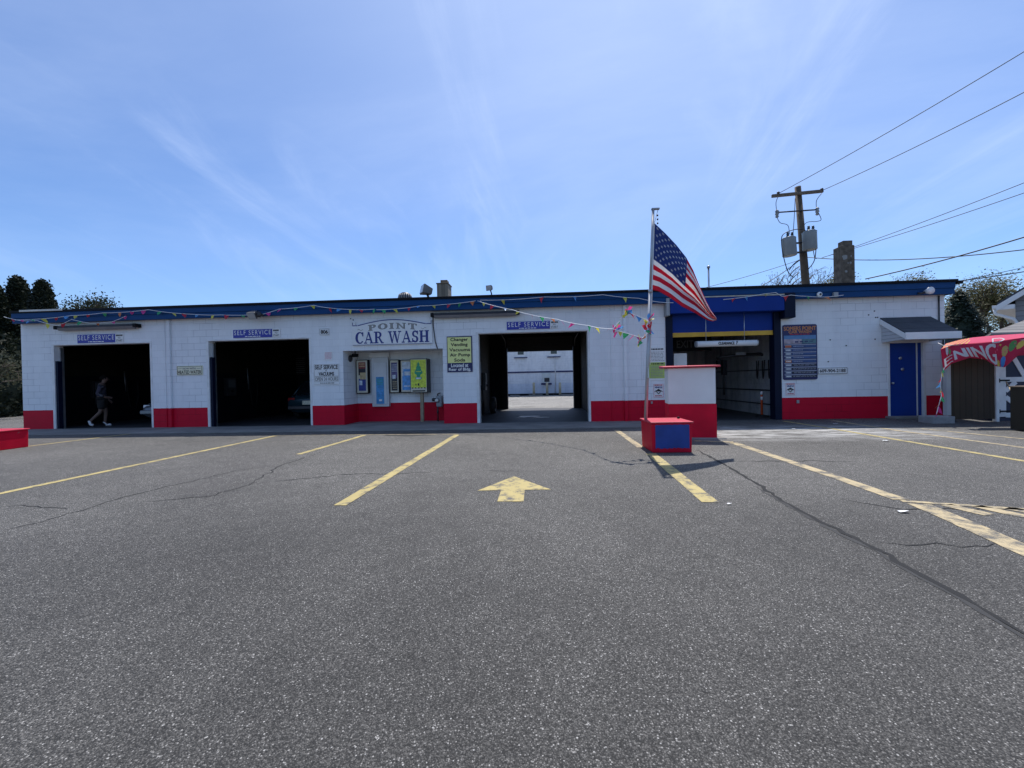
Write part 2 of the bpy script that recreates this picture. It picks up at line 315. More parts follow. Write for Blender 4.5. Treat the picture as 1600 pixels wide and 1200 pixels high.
M['chimney'] = mat('chimney_render', (.125, .098, .072), .9, var=.5, vscale=7, bump=.6, bscale=22)
M['chimney_patch'] = mat('chimney_patch', (.30, .29, .27), .9, var=.2)
M['pole_wood'] = mat('pole_wood', (.105, .075, .050), .85, var=.3, vscale=5, bump=.4, bscale=30)
M['can'] = mat('transformer_grey', (.27, .30, .32), .45, .1, var=.08, vscale=5)
M['rubber'] = mat('rubber', (.012, .012, .013), .7)
M['wire'] = mat('wire', (.02, .02, .022), .6)
M['cord'] = mat('cord_white', (.78, .78, .78), .5)
M['glass'] = mat('dark_glass', (.008, .010, .014), .08, spec=.6)
M['bark'] = mat('bark', (.10, .078, .06), .9, var=.3, vscale=6, bump=.5, bscale=18)
M['cypress'] = leaf_mat('cypress_leaf', (.007, .011, .006), (.022, .030, .013), .10)
M['pine'] = leaf_mat('pine_leaf', (.014, .021, .011), (.040, .050, .022), .15)
M['spruce'] = leaf_mat('spruce_leaf', (.014, .026, .018), (.045, .065, .040), .12)
M['olive'] = leaf_mat('olive_leaf', (.070, .070, .022), (.17, .165, .065), .35)
M['bud'] = leaf_mat('bud_leaf', (.10, .085, .055), (.20, .17, .09), .3)
M['shrub'] = leaf_mat('shrub_leaf', (.050, .055, .030), (.13, .13, .08), .2)
for n, c in dict(pink=(.78, .06, .30), green=(.05, .42, .16), yellow=(.76, .70, .10), red=(.66, .03, .06), light_blue=(.10, .36, .74), orange=(.78, .24, .07), white=(.8, .8, .8), purple=(.34, .10, .55)).items():
    m = mat('flag_'+n, c, .4); nt = m.node_tree
    tr = nt.nodes.new('ShaderNodeBsdfTranslucent'); tr.inputs[0].default_value = (*c, 1); ms = nt.nodes.new('ShaderNodeMixShader'); ms.inputs[0].default_value = .35
    nt.links.new(nt.nodes['Principled BSDF'].outputs[0], ms.inputs[1]); nt.links.new(tr.outputs[0], ms.inputs[2]); nt.links.new(ms.outputs[0], nt.nodes['Material Output'].inputs[0])
    M['f_'+n] = m
def cloth(name, c, t=.5):
    m = mat(name, c, .75, bump=.1, bscale=200); nt = m.node_tree
    tr = nt.nodes.new('ShaderNodeBsdfTranslucent'); tr.inputs[0].default_value = (*c, 1); ms = nt.nodes.new('ShaderNodeMixShader'); ms.inputs[0].default_value = t
    nt.links.new(nt.nodes['Principled BSDF'].outputs[0], ms.inputs[1]); nt.links.new(tr.outputs[0], ms.inputs[2]); nt.links.new(ms.outputs[0], nt.nodes['Material Output'].inputs[0])
    return m
M['flag_red'] = cloth('cloth_red', (.66, .018, .055)); M['flag_white'] = cloth('cloth_white', (.80, .80, .80)); M['flag_navy'] = cloth('cloth_navy', (.040, .075, .27))
M['banner'] = cloth('banner_magenta', (.62, .018, .075), .35); M['banner_hot'] = cloth('banner_pink', (.80, .09, .20), .35); M['banner_yellow'] = cloth('banner_yellow', (.80, .60, .12), .35)
M['banner_green'] = cloth('banner_green', (.12, .34, .10), .3); M['banner_blue'] = cloth('banner_blue', (.08, .30, .70), .3); M['banner_tan'] = cloth('banner_tan', (.62, .45, .16), .3)

# ------------------------------------------------------------------ mesh helpers
class MB:
    def __init__(s): s.v = []; s.f = []; s.mi = []; s.mats = []; s.smooth = []
    def mslot(s, m):
        if m not in s.mats: s.mats.append(m)
        return s.mats.index(m)
    def face(s, pts, m=None, sm=False):
        i = len(s.v); s.v += [tuple(p) for p in pts]; s.f.append(list(range(i, i+len(pts)))); s.mi.append(s.mslot(m)); s.smooth.append(sm); return s
    def raw(s, vs, fs, m=None, sm=False):
        i = len(s.v); s.v += [tuple(p) for p in vs]; k = s.mslot(m)
        for f in fs: s.f.append([i+a for a in f]); s.mi.append(k); s.smooth.append(sm)
        return s
    def box(s, x0, x1, y0, y1, z0, z1, m=None):
        if x0 > x1: x0, x1 = x1, x0
        if y0 > y1: y0, y1 = y1, y0
        if z0 > z1: z0, z1 = z1, z0
        v = [(x0,y0,z0),(x1,y0,z0),(x1,y1,z0),(x0,y1,z0),(x0,y0,z1),(x1,y0,z1),(x1,y1,z1),(x0,y1,z1)]
        return s.raw(v, [(0,3,2,1),(4,5,6,7),(0,1,5,4),(1,2,6,5),(2,3,7,6),(3,0,4,7)], m)
    def hexa(s, v, m=None):          # 4 bottom, 4 top points
        return s.raw(v, [(0,3,2,1),(4,5,6,7),(0,1,5,4),(1,2,6,5),(2,3,7,6),(3,0,4,7)], m)
    def tube(s, pts, r, n=8, m=None, caps=True, sm=True):
        pts = [Vector(p) for p in pts]; rs = r if isinstance(r, (list, tuple)) else [r]*len(pts)
        vs = []; fs = []; prev = None
        for i, p in enumerate(pts):
            t = (pts[min(i+1, len(pts)-1)]-pts[max(i-1, 0)]).normalized()
            if prev is None:
                a = Vector((0, 0, 1)) if abs(t.z) < .9 else Vector((1, 0, 0)); a = (a-t*a.dot(t)).normalized()
            else: a = (prev-t*prev.dot(t)).normalized()
            prev = a; b = t.cross(a)
            for k in range(n):
                an = 2*math.pi*k/n; vs.append(p+(a*math.cos(an)+b*math.sin(an))*rs[i])
        for i in range(len(pts)-1):
            for k in range(n): fs.append((i*n+k, i*n+(k+1) % n, (i+1)*n+(k+1) % n, (i+1)*n+k))
        s.raw(vs, fs, m, sm)
        if caps:
            s.face(list(reversed(vs[:n])), m); s.face(vs[-n:], m)
        return s
    def lathe(s, c, prof, n=20, m=None, axis='z'):
        c = Vector(c); vs = []; fs = []
        for r, h in prof:
            for k in range(n):
                a = 2*math.pi*k/n; x, y = r*math.cos(a), r*math.sin(a)
                vs.append(c+(Vector((x, y, h)) if axis == 'z' else Vector((x, h, y)) if axis == 'y' else Vector((h, x, y))))
        for i in range(len(prof)-1):
            for k in range(n): fs.append((i*n+k, i*n+(k+1) % n, (i+1)*n+(k+1) % n, (i+1)*n+k))
        s.raw(vs, fs, m, True)
        if prof[0][0] > 1e-4: s.face(list(reversed(vs[:n])), m)
        if prof[-1][0] > 1e-4: s.face(vs[-n:], m)
        return s
    def prism(s, poly, y0, y1, m=None):    # polygon in XZ pushed along Y
        n = len(poly)
        s.face([(x, y0, z) for x, z in poly], m); s.face([(x, y1, z) for x, z in reversed(poly)], m)
        for i in range(n):
            (xa, za), (xb, zb) = poly[i], poly[(i+1) % n]
            s.face([(xa, y0, za), (xa, y1, za), (xb, y1, zb), (xb, y0, zb)], m)
        return s
    def build(s, name, material=None, parent=None, bevel=0, recalc=True):
        me = bpy.data.meshes.new(name); me.from_pydata(s.v, [], s.f)
        mats = s.mats if s.mats else [material]
        for m in mats: me.materials.append(m if m else material)
        me.polygons.foreach_set('material_index', s.mi); me.polygons.foreach_set('use_smooth', s.smooth)
        if recalc:
            bm = bmesh.new(); bm.from_mesh(me); bmesh.ops.remove_doubles(bm, verts=bm.verts, dist=1e-5); bmesh.ops.recalc_face_normals(bm, faces=bm.faces); bm.to_mesh(me); bm.free()
        me.update(); o = bpy.data.objects.new(name, me); COL.objects.link(o)
        if bevel:
            bv = o.modifiers.new('bevel', 'BEVEL'); bv.width = bevel; bv.segments = 2; bv.limit_method = 'ANGLE'; bv.angle_limit = R(40)
        if parent: attach(o, parent)
        return o
def attach(o, parent):
    o.parent = parent
    if parent.type == 'EMPTY': o.matrix_parent_inverse = Matrix.Translation(-parent.location)   # meshes hold world coordinates
def tag(o, label=None, cat=None, group=None, kind=None):
    if label: o['label'] = label
    if cat: o['category'] = cat
    if group: o['group'] = group
    if kind: o['kind'] = kind
    return o
def thing(name, label, cat, loc=(0, 0, 0), group=None):
    o = bpy.data.objects.new(name, None); COL.objects.link(o); o.location = Vector(loc); o.empty_display_size = .2
    return tag(o, label, cat, group)
def struct(o): o['kind'] = 'structure'; return o

# ---- lettering
_tx = {}
def text_polys(s, space=1.0):
    """outline font text as flat polygons scaled into the unit square"""
    if (s, space) in _tx: return _tx[s, space]
    cu = bpy.data.curves.new('t', 'FONT'); cu.body = s; cu.size = 1; cu.resolution_u = 3; cu.space_character = space
    o = bpy.data.objects.new('t', cu); COL.objects.link(o)
    dg = bpy.context.evaluated_depsgraph_get(); dg.update()
    me = bpy.data.meshes.new_from_object(o.evaluated_get(dg))
    vs = [v.co.copy() for v in me.vertices]; x0 = min(v.x for v in vs); x1 = max(v.x for v in vs); y0 = min(v.y for v in vs); y1 = max(v.y for v in vs)
    ps = [[((vs[i].x-x0)/(x1-x0), (vs[i].y-y0)/(y1-y0)) for i in p.vertices] for p in me.polygons]
    bpy.data.objects.remove(o); bpy.data.curves.remove(cu); bpy.data.meshes.remove(me)
    _tx[s, space] = ps; return ps
def letters(mb, s, rect, y, m, bold=0.0, ps=None):
    """text stretched into rect (x0,x1,z0,z1), facing the camera side (-Y), at depth y"""
    x0, x1, z0, z1 = rect; ps = ps or text_polys(s)
    offs = [(0, 0)] if not bold else [(-bold, 0), (bold, 0), (0, bold), (0, -bold)]
    for k, (dx, dz) in enumerate(offs):
        for p in ps: mb.face([(x0+dx+a*(x1-x0), y-.0004*k, z0+dz+b*(z1-z0)) for a, b in p], m)
def dashes(mb, rect, y, m, n, fill=.55):
    """rows of print too small to read"""
    x0, x1, z0, z1 = rect; h = (z1-z0)/n
    for i in range(n):
        z = z0+h*(i+.5); x = x0+(x1-x0)*random.uniform(0, .08)
        while x < x1-(x1-x0)*.06:
            w = min((x1-x0)*random.uniform(.05, .22), x1-x); mb.face([(x, y, z-h*fill/2), (x+w, y, z-h*fill/2), (x+w, y, z+h*fill/2), (x, y, z+h*fill/2)], m); x += w+(x1-x0)*.035
# serif capitals for the main sign, built from thick and thin strokes on a unit-high grid
def _st(a, b, wa, wb=None):
    wb = wb or wa; a = Vector(a); b = Vector(b); return [(a.x-wa/2, a.y), (a.x+wa/2, a.y), (b.x+wb/2, b.y), (b.x-wb/2, b.y)]
def _rc(x0, x1, y0, y1): return [(x0, y0), (x1, y0), (x1, y1), (x0, y1)]
def _arc(cx, cz, ro, rz, ri, riz, a0, a1, n=14, shift=0):
    out = []
    for i in range(n):
        t0, t1 = R(a0+(a1-a0)*i/n), R(a0+(a1-a0)*(i+1)/n)
        o = lambda t: (cx+ro*math.cos(t), cz+rz*math.sin(t)); q = lambda t: (cx+shift+ri*math.cos(t), cz+riz*math.sin(t))
        out.append([o(t0), o(t1), q(t1), q(t0)])
    return out
def _serif(x, y, w=.30, h=.05): return _rc(x-w/2, x+w/2, y, y+h) if y < .5 else _rc(x-w/2, x+w/2, y-h, y)
SG = {
 'C': (.80, _arc(.44, .5, .42, .51, .25, .45, 48, 318, 18, .03)+[_rc(.70, .77, .66, .98)]),
 'A': (.92, [_st((.12, 0), (.44, 1), .08), _st((.74, 0), (.46, 1), .18, .16), _rc(.22, .66, .30, .37), _serif(.13, 0, .26), _serif(.76, 0, .34)]),
 'R': (.90, [_rc(.13, .30, 0, 1), _serif(.21, 0, .36), _rc(.02, .30, .95, 1)]+_arc(.42, .74, .30, .26, .15, .20, -90, 90, 10)+[_rc(.30, .44, .94, 1), _rc(.30, .44, .48, .54), _st((.78, 0), (.48, .50), .19, .17), _rc(.70, .92, 0, .05)]),
 'W': (1.26, [_st((.36, 0), (.16, 1), .14, .18), _st((.38, 0), (.62, 1), .07), _st((.86, 0), (.64, 1), .14, .18), _st((.88, 0), (1.10, 1), .07), _serif(.16, 1, .34), _serif(.62, 1, .30), _serif(1.12, 1, .26)]),
 'S': (.64, _arc(.32, .74, .27, .27, .13, .20, 30, 270, 12)+_arc(.32, .265, .28, .275, .13, .20, 90, -150, 12)+[_rc(.52, .58, .70, .98), _rc(.04, .10, .02, .32)]),
 'H': (.98, [_rc(.13, .31, 0, 1), _rc(.67, .85, 0, 1), _rc(.31, .67, .47, .54), _serif(.22, 0, .38), _serif(.76, 0, .38), _serif(.22, 1, .38), _serif(.76, 1, .38)]),
 'P': (.78, [_rc(.13, .30, 0, 1), _serif(.21, 0, .38), _rc(.02, .30, .95, 1)]+_arc(.42, .72, .31, .28, .15, .21, -90, 90, 10)+[_rc(.30, .44, .94, 1), _rc(.30, .44, .44, .50)]),
 'O': (.92, _arc(.46, .5, .44, .51, .25, .45, 0, 360, 24)),
 'I': (.44, [_rc(.13, .31, 0, 1), _serif(.22, 0, .40), _serif(.22, 1, .40)]),
 'N': (1.0, [_rc(.15, .23, 0, 1), _rc(.77, .85, 0, 1), _st((.77, 0), (.20, 1), .20), _serif(.19, 0, .30), _serif(.81, 1, .32), _rc(.02, .22, .95, 1)]),
 'T': (.86, [_rc(.34, .52, 0, 1), _serif(.43, 0, .38), _rc(.04, .82, .94, 1), _rc(.04, .10, .74, .94), _rc(.76, .82, .74, .94)])}
def serif_word(mb, s, rect, y, m, gap=.06, arch=0.0, grow=0.0):
    x0, x1, z0, z1 = rect
    tot = sum(SG[c][0] if c != ' ' else .38 for c in s)+gap*(len(s)-1); sx = (x1-x0)/tot; x = 0; k = 0
    for c in s:
        if c == ' ': x += .38+gap; continue
        w, polys = SG[c]; u = (x+w/2)/tot*2-1; dz = arch*(1-u*u); slope = -2*u*arch/((x1-x0)/2)
        for p in polys:
            k += 1
            pts = []
            cx_, cz_ = sum(a for a, b in p)/len(p), sum(b for a, b in p)/len(p)
            for a, b in p:
                if grow: a += math.copysign(grow, a-cx_); b += math.copysign(grow, b-cz_)
                pts.append((x0+(x+a)*sx, y-.00012*(k % 9), z0+dz+slope*(a-w/2)*sx+b*(z1-z0)))
            mb.face(pts, m)
        x += w+gap

YW = 12.165                       # front face of the building
YB = 18.6                         # back face
HT = 3.76
def wr(x0, y0, x1, y1, Y=None):   # sign corners in the photo (top left, bottom right) -> rectangle on the wall
    Y = Y or YW; a = P(x0, y0, Y); b = P(x1, y1, Y); return (a.x, b.x, b.z, a.z)
def inset(r, l, rr, b, t):        # sub-rectangle by fractions
    x0, x1, z0, z1 = r; return (x0+(x1-x0)*l, x0+(x1-x0)*rr, z0+(z1-z0)*b, z0+(z1-z0)*t)
def board(mb, r, yfront, thick, m=None): mb.box(r[0], r[1], yfront, yfront+thick, r[2], r[3], m)

# ================================================================== SETTING
def ground_sheet(name, x0, x1, y0, y1, z, m):
    mb = MB(); mb.face([(x0, y0, z), (x1, y0, z), (x1, y1, z), (x0, y1, z)]); return struct(mb.build(name, m))
mb = MB(); mb.face([(-900, -900, -.012), (900, -900, -.012), (900, 1500, -.012), (-900, 1500, -.012)])
struct(mb.build('ground', mat('dry_ground', (.11, .105, .08), .95, var=.3, vscale=.3)))
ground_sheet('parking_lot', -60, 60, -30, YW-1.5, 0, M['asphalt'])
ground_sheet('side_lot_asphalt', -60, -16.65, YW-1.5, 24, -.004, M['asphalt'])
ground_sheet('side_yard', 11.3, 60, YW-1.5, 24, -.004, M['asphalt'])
# concrete apron in front of the bays, a shallow kerb step
mb = MB(); mb.box(-16.9, 3.55, YW-1.5, YW, -.01, .02)
mb.box(-5.95, -2.86, YW+.001, YW+1.0, -.01, .018)
struct(mb.build('concrete_apron', M['concrete'], bevel=.01))
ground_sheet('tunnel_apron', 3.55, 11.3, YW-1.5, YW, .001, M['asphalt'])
ground_sheet('bay_floor', -16.6, 11.28, YW+.0, YB, .004, M['bay_floor'])
ground_sheet('rear_lot', -60, 60, YB, 60, .0, M['rear_asphalt'])
mb = MB(); mb.box(-60, -18.5, 20.6, 21.9, -.01, .12); struct(mb.build('sidewalk', M['concrete'], bevel=.02))

# painted markings -------------------------------------------------
def strip(name, pts, w0, w1=None, m='yellow_line', z=.004):
    """a paint strip on the ground along photo points"""
    w1 = w1 or w0; q = [G(*p) if len(p) == 2 else Vector(p) for p in pts]; mb = MB(); n = 14*(len(q)-1); L_ = []
    for i in range(len(q)-1):
        for k in range(14): L_.append(q[i].lerp(q[i+1], k/14))
    L_.append(q[-1]); vs = []
    for i, p in enumerate(L_):
        t = (L_[min(i+1, len(L_)-1)]-L_[max(i-1, 0)]).normalized(); s_ = Vector((-t.y, t.x, 0)); w = (w0+(w1-w0)*i/(len(L_)-1))/2*random.uniform(.95, 1.05)
        vs += [p+s_*w+Vector((0, 0, z)), p-s_*w+Vector((0, 0, z))]
    mb.raw(vs, [(2*i, 2*i+1, 2*i+3, 2*i+2) for i in range(len(L_)-1)])
    return mb.build(name, M[m])
def stall(label, pts, w0, w1=None, m='yellow_line'):
    return struct(strip('painted_line', pts, w0, w1, m))
stall('a', [(-60, 784), (430, 681)], .12)
stall('b', [(40, 698), (236, 674)], .10)
stall('c', [(467, 710), (570, 680)], .12)
stall('d', [(531, 790), (714, 679.5)], .135)
stall('e', [(1017, 709), (1110, 785)], .16)
stall('f', [(963, 672), (1001, 699)], .13, m='worn_line')
stall('g', [(1146, 692), (1290, 740), (1408, 781)], .15, m='worn_line')
stall('h', [(1436, 788), (1500, 815), (1660, 886)], .19, m='worn_line')
stall('i', [(1408, 783), (1640, 799)], .07, m='worn_line')
stall('j', [(1478, 789), (1546, 805)], .13, m='worn_line')
stall('k', [(1526, 791), (1604, 808)], .13, m='worn_line')
stall('l', [(1574, 794), (1650, 808)], .13, m='worn_line')
stall('m', [(1224, 658), (1300, 670), (1620, 724)], .11)
stall('n', [(1300, 657), (1400, 672.5), (1640, 705)], .11, m='worn_line')
stall('o', [(1440, 670), (1640, 690)], .09, m='worn_line')
stall('p', [(1085, 689), (1146, 691)], .12, m='worn_line')
stall('q', [(432, 680.5), (560, 679.3), (716, 678.6)], .05, m='worn_line')
mb = MB(); ar = [G(x, y)+Vector((0, 0, .004)) for x, y in ((803, 744.5), (746, 767), (783, 766.3), (777, 784), (818, 784), (820, 765.8), (861, 765.2))]
mb.face(ar[0:1]+ar[1:3]+ar[5:7]); mb.face([ar[2], ar[3], ar[4], ar[5]])
struct(mb.build('painted_arrow', M['yellow_line']))
# cracks: ragged open joints in the asphalt
def crack(pts, w, m='crack', jag=.02, z=.003, name='asphalt_crack'):
    q = [G(*p) for p in pts]; L_ = []
    for i in range(len(q)-1):
        d = (q[i+1]-q[i]).length; n = max(3, int(d/.09))
        for k in range(n): L_.append(q[i].lerp(q[i+1], k/n)+Vector((random.gauss(0, jag), random.gauss(0, jag), 0)))
    L_.append(q[-1]); vs = []
    for i, p in enumerate(L_):
        t = (L_[min(i+1, len(L_)-1)]-L_[max(i-1, 0)]).normalized(); s_ = Vector((-t.y, t.x, 0)); e = min(1, i/5, (len(L_)-1-i)/5)*.8+.2
        vs += [p+s_*w*e*random.uniform(.2, .9)+Vector((0, 0, z)), p-s_*w*e*random.uniform(.2, .9)+Vector((0, 0, z))]
    mb = MB(); mb.raw(vs, [(2*i, 2*i+1, 2*i+3, 2*i+2) for i in range(len(L_)-1)]); return struct(mb.build(name, M[m]))
seam = [(1090, 704), (1135, 728), (1180, 754), (1230, 787), (1290, 819), (1350, 848), (1420, 888), (1500, 930), (1600, 990), (1700, 1050)]
crack(seam, .034, jag=.010)
crack([(1180, 760), (1240, 795), (1300, 828), (1370, 861), (1430, 897), (1500, 936), (1600, 997), (1690, 1052)], .038, 'sealant', .006, .002, 'asphalt_seam')
crack([(1372, 849), (1420, 850), (1500, 854), (1600, 851)], .012)
crack([(1140, 721), (1200, 720.5), (1340, 721)], .018)
crack([(-20, 836), (60, 817), (140, 793), (220, 770), (300, 752), (370, 735), (420, 729)], .015)
crack([(225, 785), (330, 775), (390, 757), (440, 727), (505, 706)], .015)
crack([(395, 757), (470, 748), (560, 740), (610, 741), (700, 736)], .013)
crack([(10, 791), (40, 789), (105, 796)], .018)
crack([(60, 730), (90, 733)], .007); crack([(1318, 781), (1420, 797), (1600, 795)], .020)
crack([(720, 740), (760, 735), (840, 737)], .008); crack([(850, 700), (960, 697)], .004)
# scattered small things on the ground
mb = MB(); c = G(640, 679); pts = []
for k in range(22):
    a = 2*math.pi*k/22; pts.append((c.x+.62*math.cos(a)*random.uniform(.85, 1.1), c.y+.34*math.sin(a)*random.uniform(.8, 1.1), .0035))
mb.face(pts); struct(mb.build('asphalt_patch', M['sealant']))
for px, py, s_ in ((1410, 801, .065), (1140, 789, .03), (1305, 663, .08), (1384, 690, .08), (1240, 671, .05)):
    c = G(px, py); mb = MB(); n = 7; top = []
    for k in range(n):
        a = 2*math.pi*k/n; top.append(Vector((c.x+math.cos(a)*s_*random.uniform(.5, 1), c.y+math.sin(a)*s_*.6*random.uniform(.5, 1), .006+random.uniform(0, .02))))
    for k in range(n): mb.face([top[k], top[(k+1) % n], Vector((c.x, c.y, .018))])
    lab = {1410: 'scrap of white paper on the asphalt just left of the yellow hatched stripes', 1140: 'tiny white scrap lying past the near end of the worn yellow line by the planter',
           1305: 'flattened white litter near the painted wall between the tunnel and the blue door', 1384: 'pale flattened litter beside the long yellow line right of the tunnel',
           1240: 'small pale scrap on the asphalt in front of the tunnel right post'}[px]
    tag(mb.build('litter', M['white']), lab, 'litter', 'litter on the asphalt')

# ================================================================== THE CAR WASH BUILDING
bld = thing('car_wash_building', 'long low white painted block car wash with red base band, blue fascia and open bays', 'building', (0, YW, 0))
XL, XR = -16.62, 11.30
B1, B2, AL, B3, B4, DR = (-15.5, -12.2), (-10.28, -7.0), (-5.95, -2.86), (-1.79, 1.47), (3.70, 6.91), (9.78, 10.74)
HB, HA, H4, HD = 2.69, 2.28, 3.30, 2.13
FB = HT-.37
mb = MB(); t = .2
edges = [XL, *B1, *B2, *AL, *B3, *B4, *DR, XR]
for i in range(0, len(edges), 2): mb.box(edges[i], edges[i+1], YW, YW+t, 0, HT-.05)
for (a, b), h in ((B1, HB), (B2, HB), (AL, HA), (B3, HB), (B4, H4), (DR, HD)): mb.box(a, b, YW, YW+t, h, HT-.05)
mb.build('front_wall', M['block'], bld)
mb = MB(); mb.box(AL[0]-.001, AL[1]+.001, YW+1.0, YW+1.2, 0, HA+.4); mb.box(AL[0]-.19, AL[0]-.0, YW+.201, YW+1.2, 0, HA+.4); mb.box(AL[1], AL[1]+.19, YW+.201, YW+1.2, 0, HA+.4)
mb.build('alcove_wall', M['block'], bld)
mb = MB(); mb.box(AL[0], AL[1], YW+.201, YW+.999, HA+.02, HA+.06); mb.build('alcove_ceiling', M['trim'], bld)
for x in (XL, XR-.2): 
    mb = MB(); mb.box(x, x+.2, YW+.2, YB-.2, 0, HT-.05); mb.build('side_wall', M['block'], bld)
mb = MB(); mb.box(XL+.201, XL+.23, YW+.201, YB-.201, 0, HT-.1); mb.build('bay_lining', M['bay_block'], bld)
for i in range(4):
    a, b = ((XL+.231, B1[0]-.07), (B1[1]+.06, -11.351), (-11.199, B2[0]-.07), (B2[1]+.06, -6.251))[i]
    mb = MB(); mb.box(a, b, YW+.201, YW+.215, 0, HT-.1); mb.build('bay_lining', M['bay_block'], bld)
mb = MB(); RB = (-1.39, 1.55); RB4 = (4.0, 6.6)
bx = [XL, RB[0], RB[1], XR]
mb.box(XL, RB[0], YB-.2, YB, 0, HT-.05); mb.box(RB[1], XR, YB-.2, YB, 0, HT-.05); mb.box(RB[0], RB[1], YB-.2, YB, 2.75, HT-.05)
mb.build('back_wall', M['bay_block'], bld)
for x, mm in ((-11.35, 'bay_block'), (-6.25, 'bay_block'), (-2.28, 'bay_block'), (1.85, 'bay_block'), (3.30, 'tunnel_block'), (7.25, 'tunnel_block')):
    mb = MB(); y0 = YW+1.201 if x in (-6.25, -2.28) else YW+.2
    mb.box(x, x+.15, y0, YB-.2, 0, HT-.08); mb.build('partition_wall', M[mm], bld)
mb = MB(); mb.box(3.45, 7.25, YB-.24, YB-.205, 0, HT-.1); mb.build('tunnel_end_wall', M['tunnel_block'], bld)
mb = MB(); mb.box(XL+.02, XR-.02, YW+.02, YB, HT-.05, HT-.02); mb.build('roof', M['roofing'], bld); roof = bld.children[-1]
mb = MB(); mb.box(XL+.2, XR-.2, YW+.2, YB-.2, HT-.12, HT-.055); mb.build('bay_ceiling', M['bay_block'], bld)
# fascia: boards with a lapped joint, black metal drip edge above
XF = XL+.02
mb = MB(); mb.box(XF, XR+.06, YW-.25, YW-.20, FB+.16, HT-.03); mb.box(XF, XR+.06, YW-.225, YW-.19, FB, FB+.158)
mb.box(XF, XR+.05, YW-.19, YW-.001, FB+.02, FB+.04)
mb.box(XF, XF+.05, YW-.1899, YW-.002, FB+.041, HT-.03); mb.box(XR+.01, XR+.06, YW-.189, YB, FB, HT-.03)
mb.build('fascia', M['blue'], bld, bevel=.004)
mb = MB(); mb.box(XF-.02, XR+.10, YW-.29, YW+.12, HT-.03, HT+.02); mb.box(XF-.02, XR+.10, YW-.289, YW-.252, HT-.05, HT-.031); mb.box(XR+.005, XR+.13, YW+.121, YB, HT-.03, HT+.02)
mb.box(XR+.10, XR+.24, YW-.27, YW-.10, HT-.10, HT-.02)
mb.build('roof_edging', M['black'], bld, bevel=.004)
mb = MB(); a = P(31, 490, YW-.3); b = P(97, 487, YW-.3); mb.box(a.x, b.x, YW-.32, YW-.291, HT-.02, HT+.035); mb.build('roof_edging', mat('pale_edging', (.62, .60, .55), .6, var=.1), bld)
# door jambs
for (a, b) in (B1, B2, B3):
    mb = MB(); mb.box(a-.06, a+.02, YW-.012, YW+.26, 0, HB+.0); mb.build('door_jamb', M['trim'], bld, bevel=.004)
    mb = MB(); mb.box(b-.012, b+.05, YW-.012, YW+.26, 0, HB); mb.build('door_jamb', M['trim'], bld, bevel=.004)
    mb = MB(); mb.box(a-.06, b+.05, YW-.012, YW+.26, HB+.001, HB+.05); mb.build('door_lintel', M['trim'], bld, bevel=.004)
    if a != B3[0]:
        mb = MB(); mb.box(a+.021, a+.10, YW+.02, YW+.14, 0, HB-.5, M['frame_blue']); mb.box(a+.021, a+.06, YW+.14, YW+.24, 0, HB-.06, M['steel']); mb.build('door_track', None, bld)
# rolled-up doors under the ceiling of the two closed bays and shut rear doors
for (a, b) in (B1, B2):
    mb = MB(); mb.box(a+.1, b-.1, YB-.26, YB-.205, .01, 2.7); mb.build('rear_door', M['slats'], bld)
    mb = MB(); mb.lathe((a+.05, YW+.55, HB+.28), [(.17, 0), (.17, b-a-.1)], 16, None, 'x'); mb.build('rolled_door', M['dark_metal'], bld)
mb = MB(); z0 = P(845, 549, YB-.2).z; mb.box(RB[0]+.02, RB[1]-.02, YB-.30, YB-.25, z0, 3.2)
for x in (RB[0]+.95, RB[0]+1.95): mb.box(x, x+.06, YB-.33, YB-.301, z0, 3.2)
mb.build('rear_door', M['slats'], bld)
for x in (RB[0]-.06, RB[1]+.06): mb = MB(); mb.tube([(x, YB-.35, .05), (x, YB-.35, 2.7), (x, YB-.7, 3.05), (x, YB-3.0, 3.15)], .03, 6); mb.build('door_track', M['dark_metal'], bld)
for x in (RB[0]-.25, RB[1]): mb = MB(); mb.box(x, x+.25, YB-.40, YB-.201, .004, 3.3); mb.build('rear_door_post', M['black'], bld)
# drain pipes, conduits on the front
for px, w in ((267.5, .045), (259.5, .015), (977.5, .045), (955.5, .012), (1004, .02)):
    x = P(px, 600, YW).x; mb = MB(); mb.box(x-w, x+w, YW-.07 if w > .03 else YW-.02, YW-.001, .02 if px < 960 else .0, FB)
    mb.build('downpipe' if w > .03 else 'conduit', M['block'], bld, bevel=.01 if w > .03 else 0)
mb = MB(); x = P(1467, 600, YW).x
mb.tube([(x, YW-.03, FB), (x, YW-.03, 2.55), (x+.10, YW-.03, 2.35), (x+.1, YW-.03, .1)], .018, 6); mb.build('conduit', M['dark_metal'], bld)
mb = MB()
for px, py in ((1366, 486), (1357, 492), (1371, 496), (1367, 530), (1297, 531), (1322, 540), (1294, 565), (1368, 496), (548, 498), (552, 500)):
    q = P(px, py, YW); mb = MB(); mb.lathe((q.x, YW-.012, q.z), [(.018, 0), (.018, .0115)], 8, None, 'y'); mb.build('wall_plug', M['dark_metal'], bld)
for px, py, w, h in ((1246, 627.5, .07, .09), (1018, 629, .05, .07)):
    q = P(px, py, YW); mb = MB(); mb.box(q.x-w/2, q.x+w/2, YW-.035, YW-.001, q.z-h/2, q.z+h/2); mb.build('outlet_box', M['grey_metal'], bld, bevel=.006)
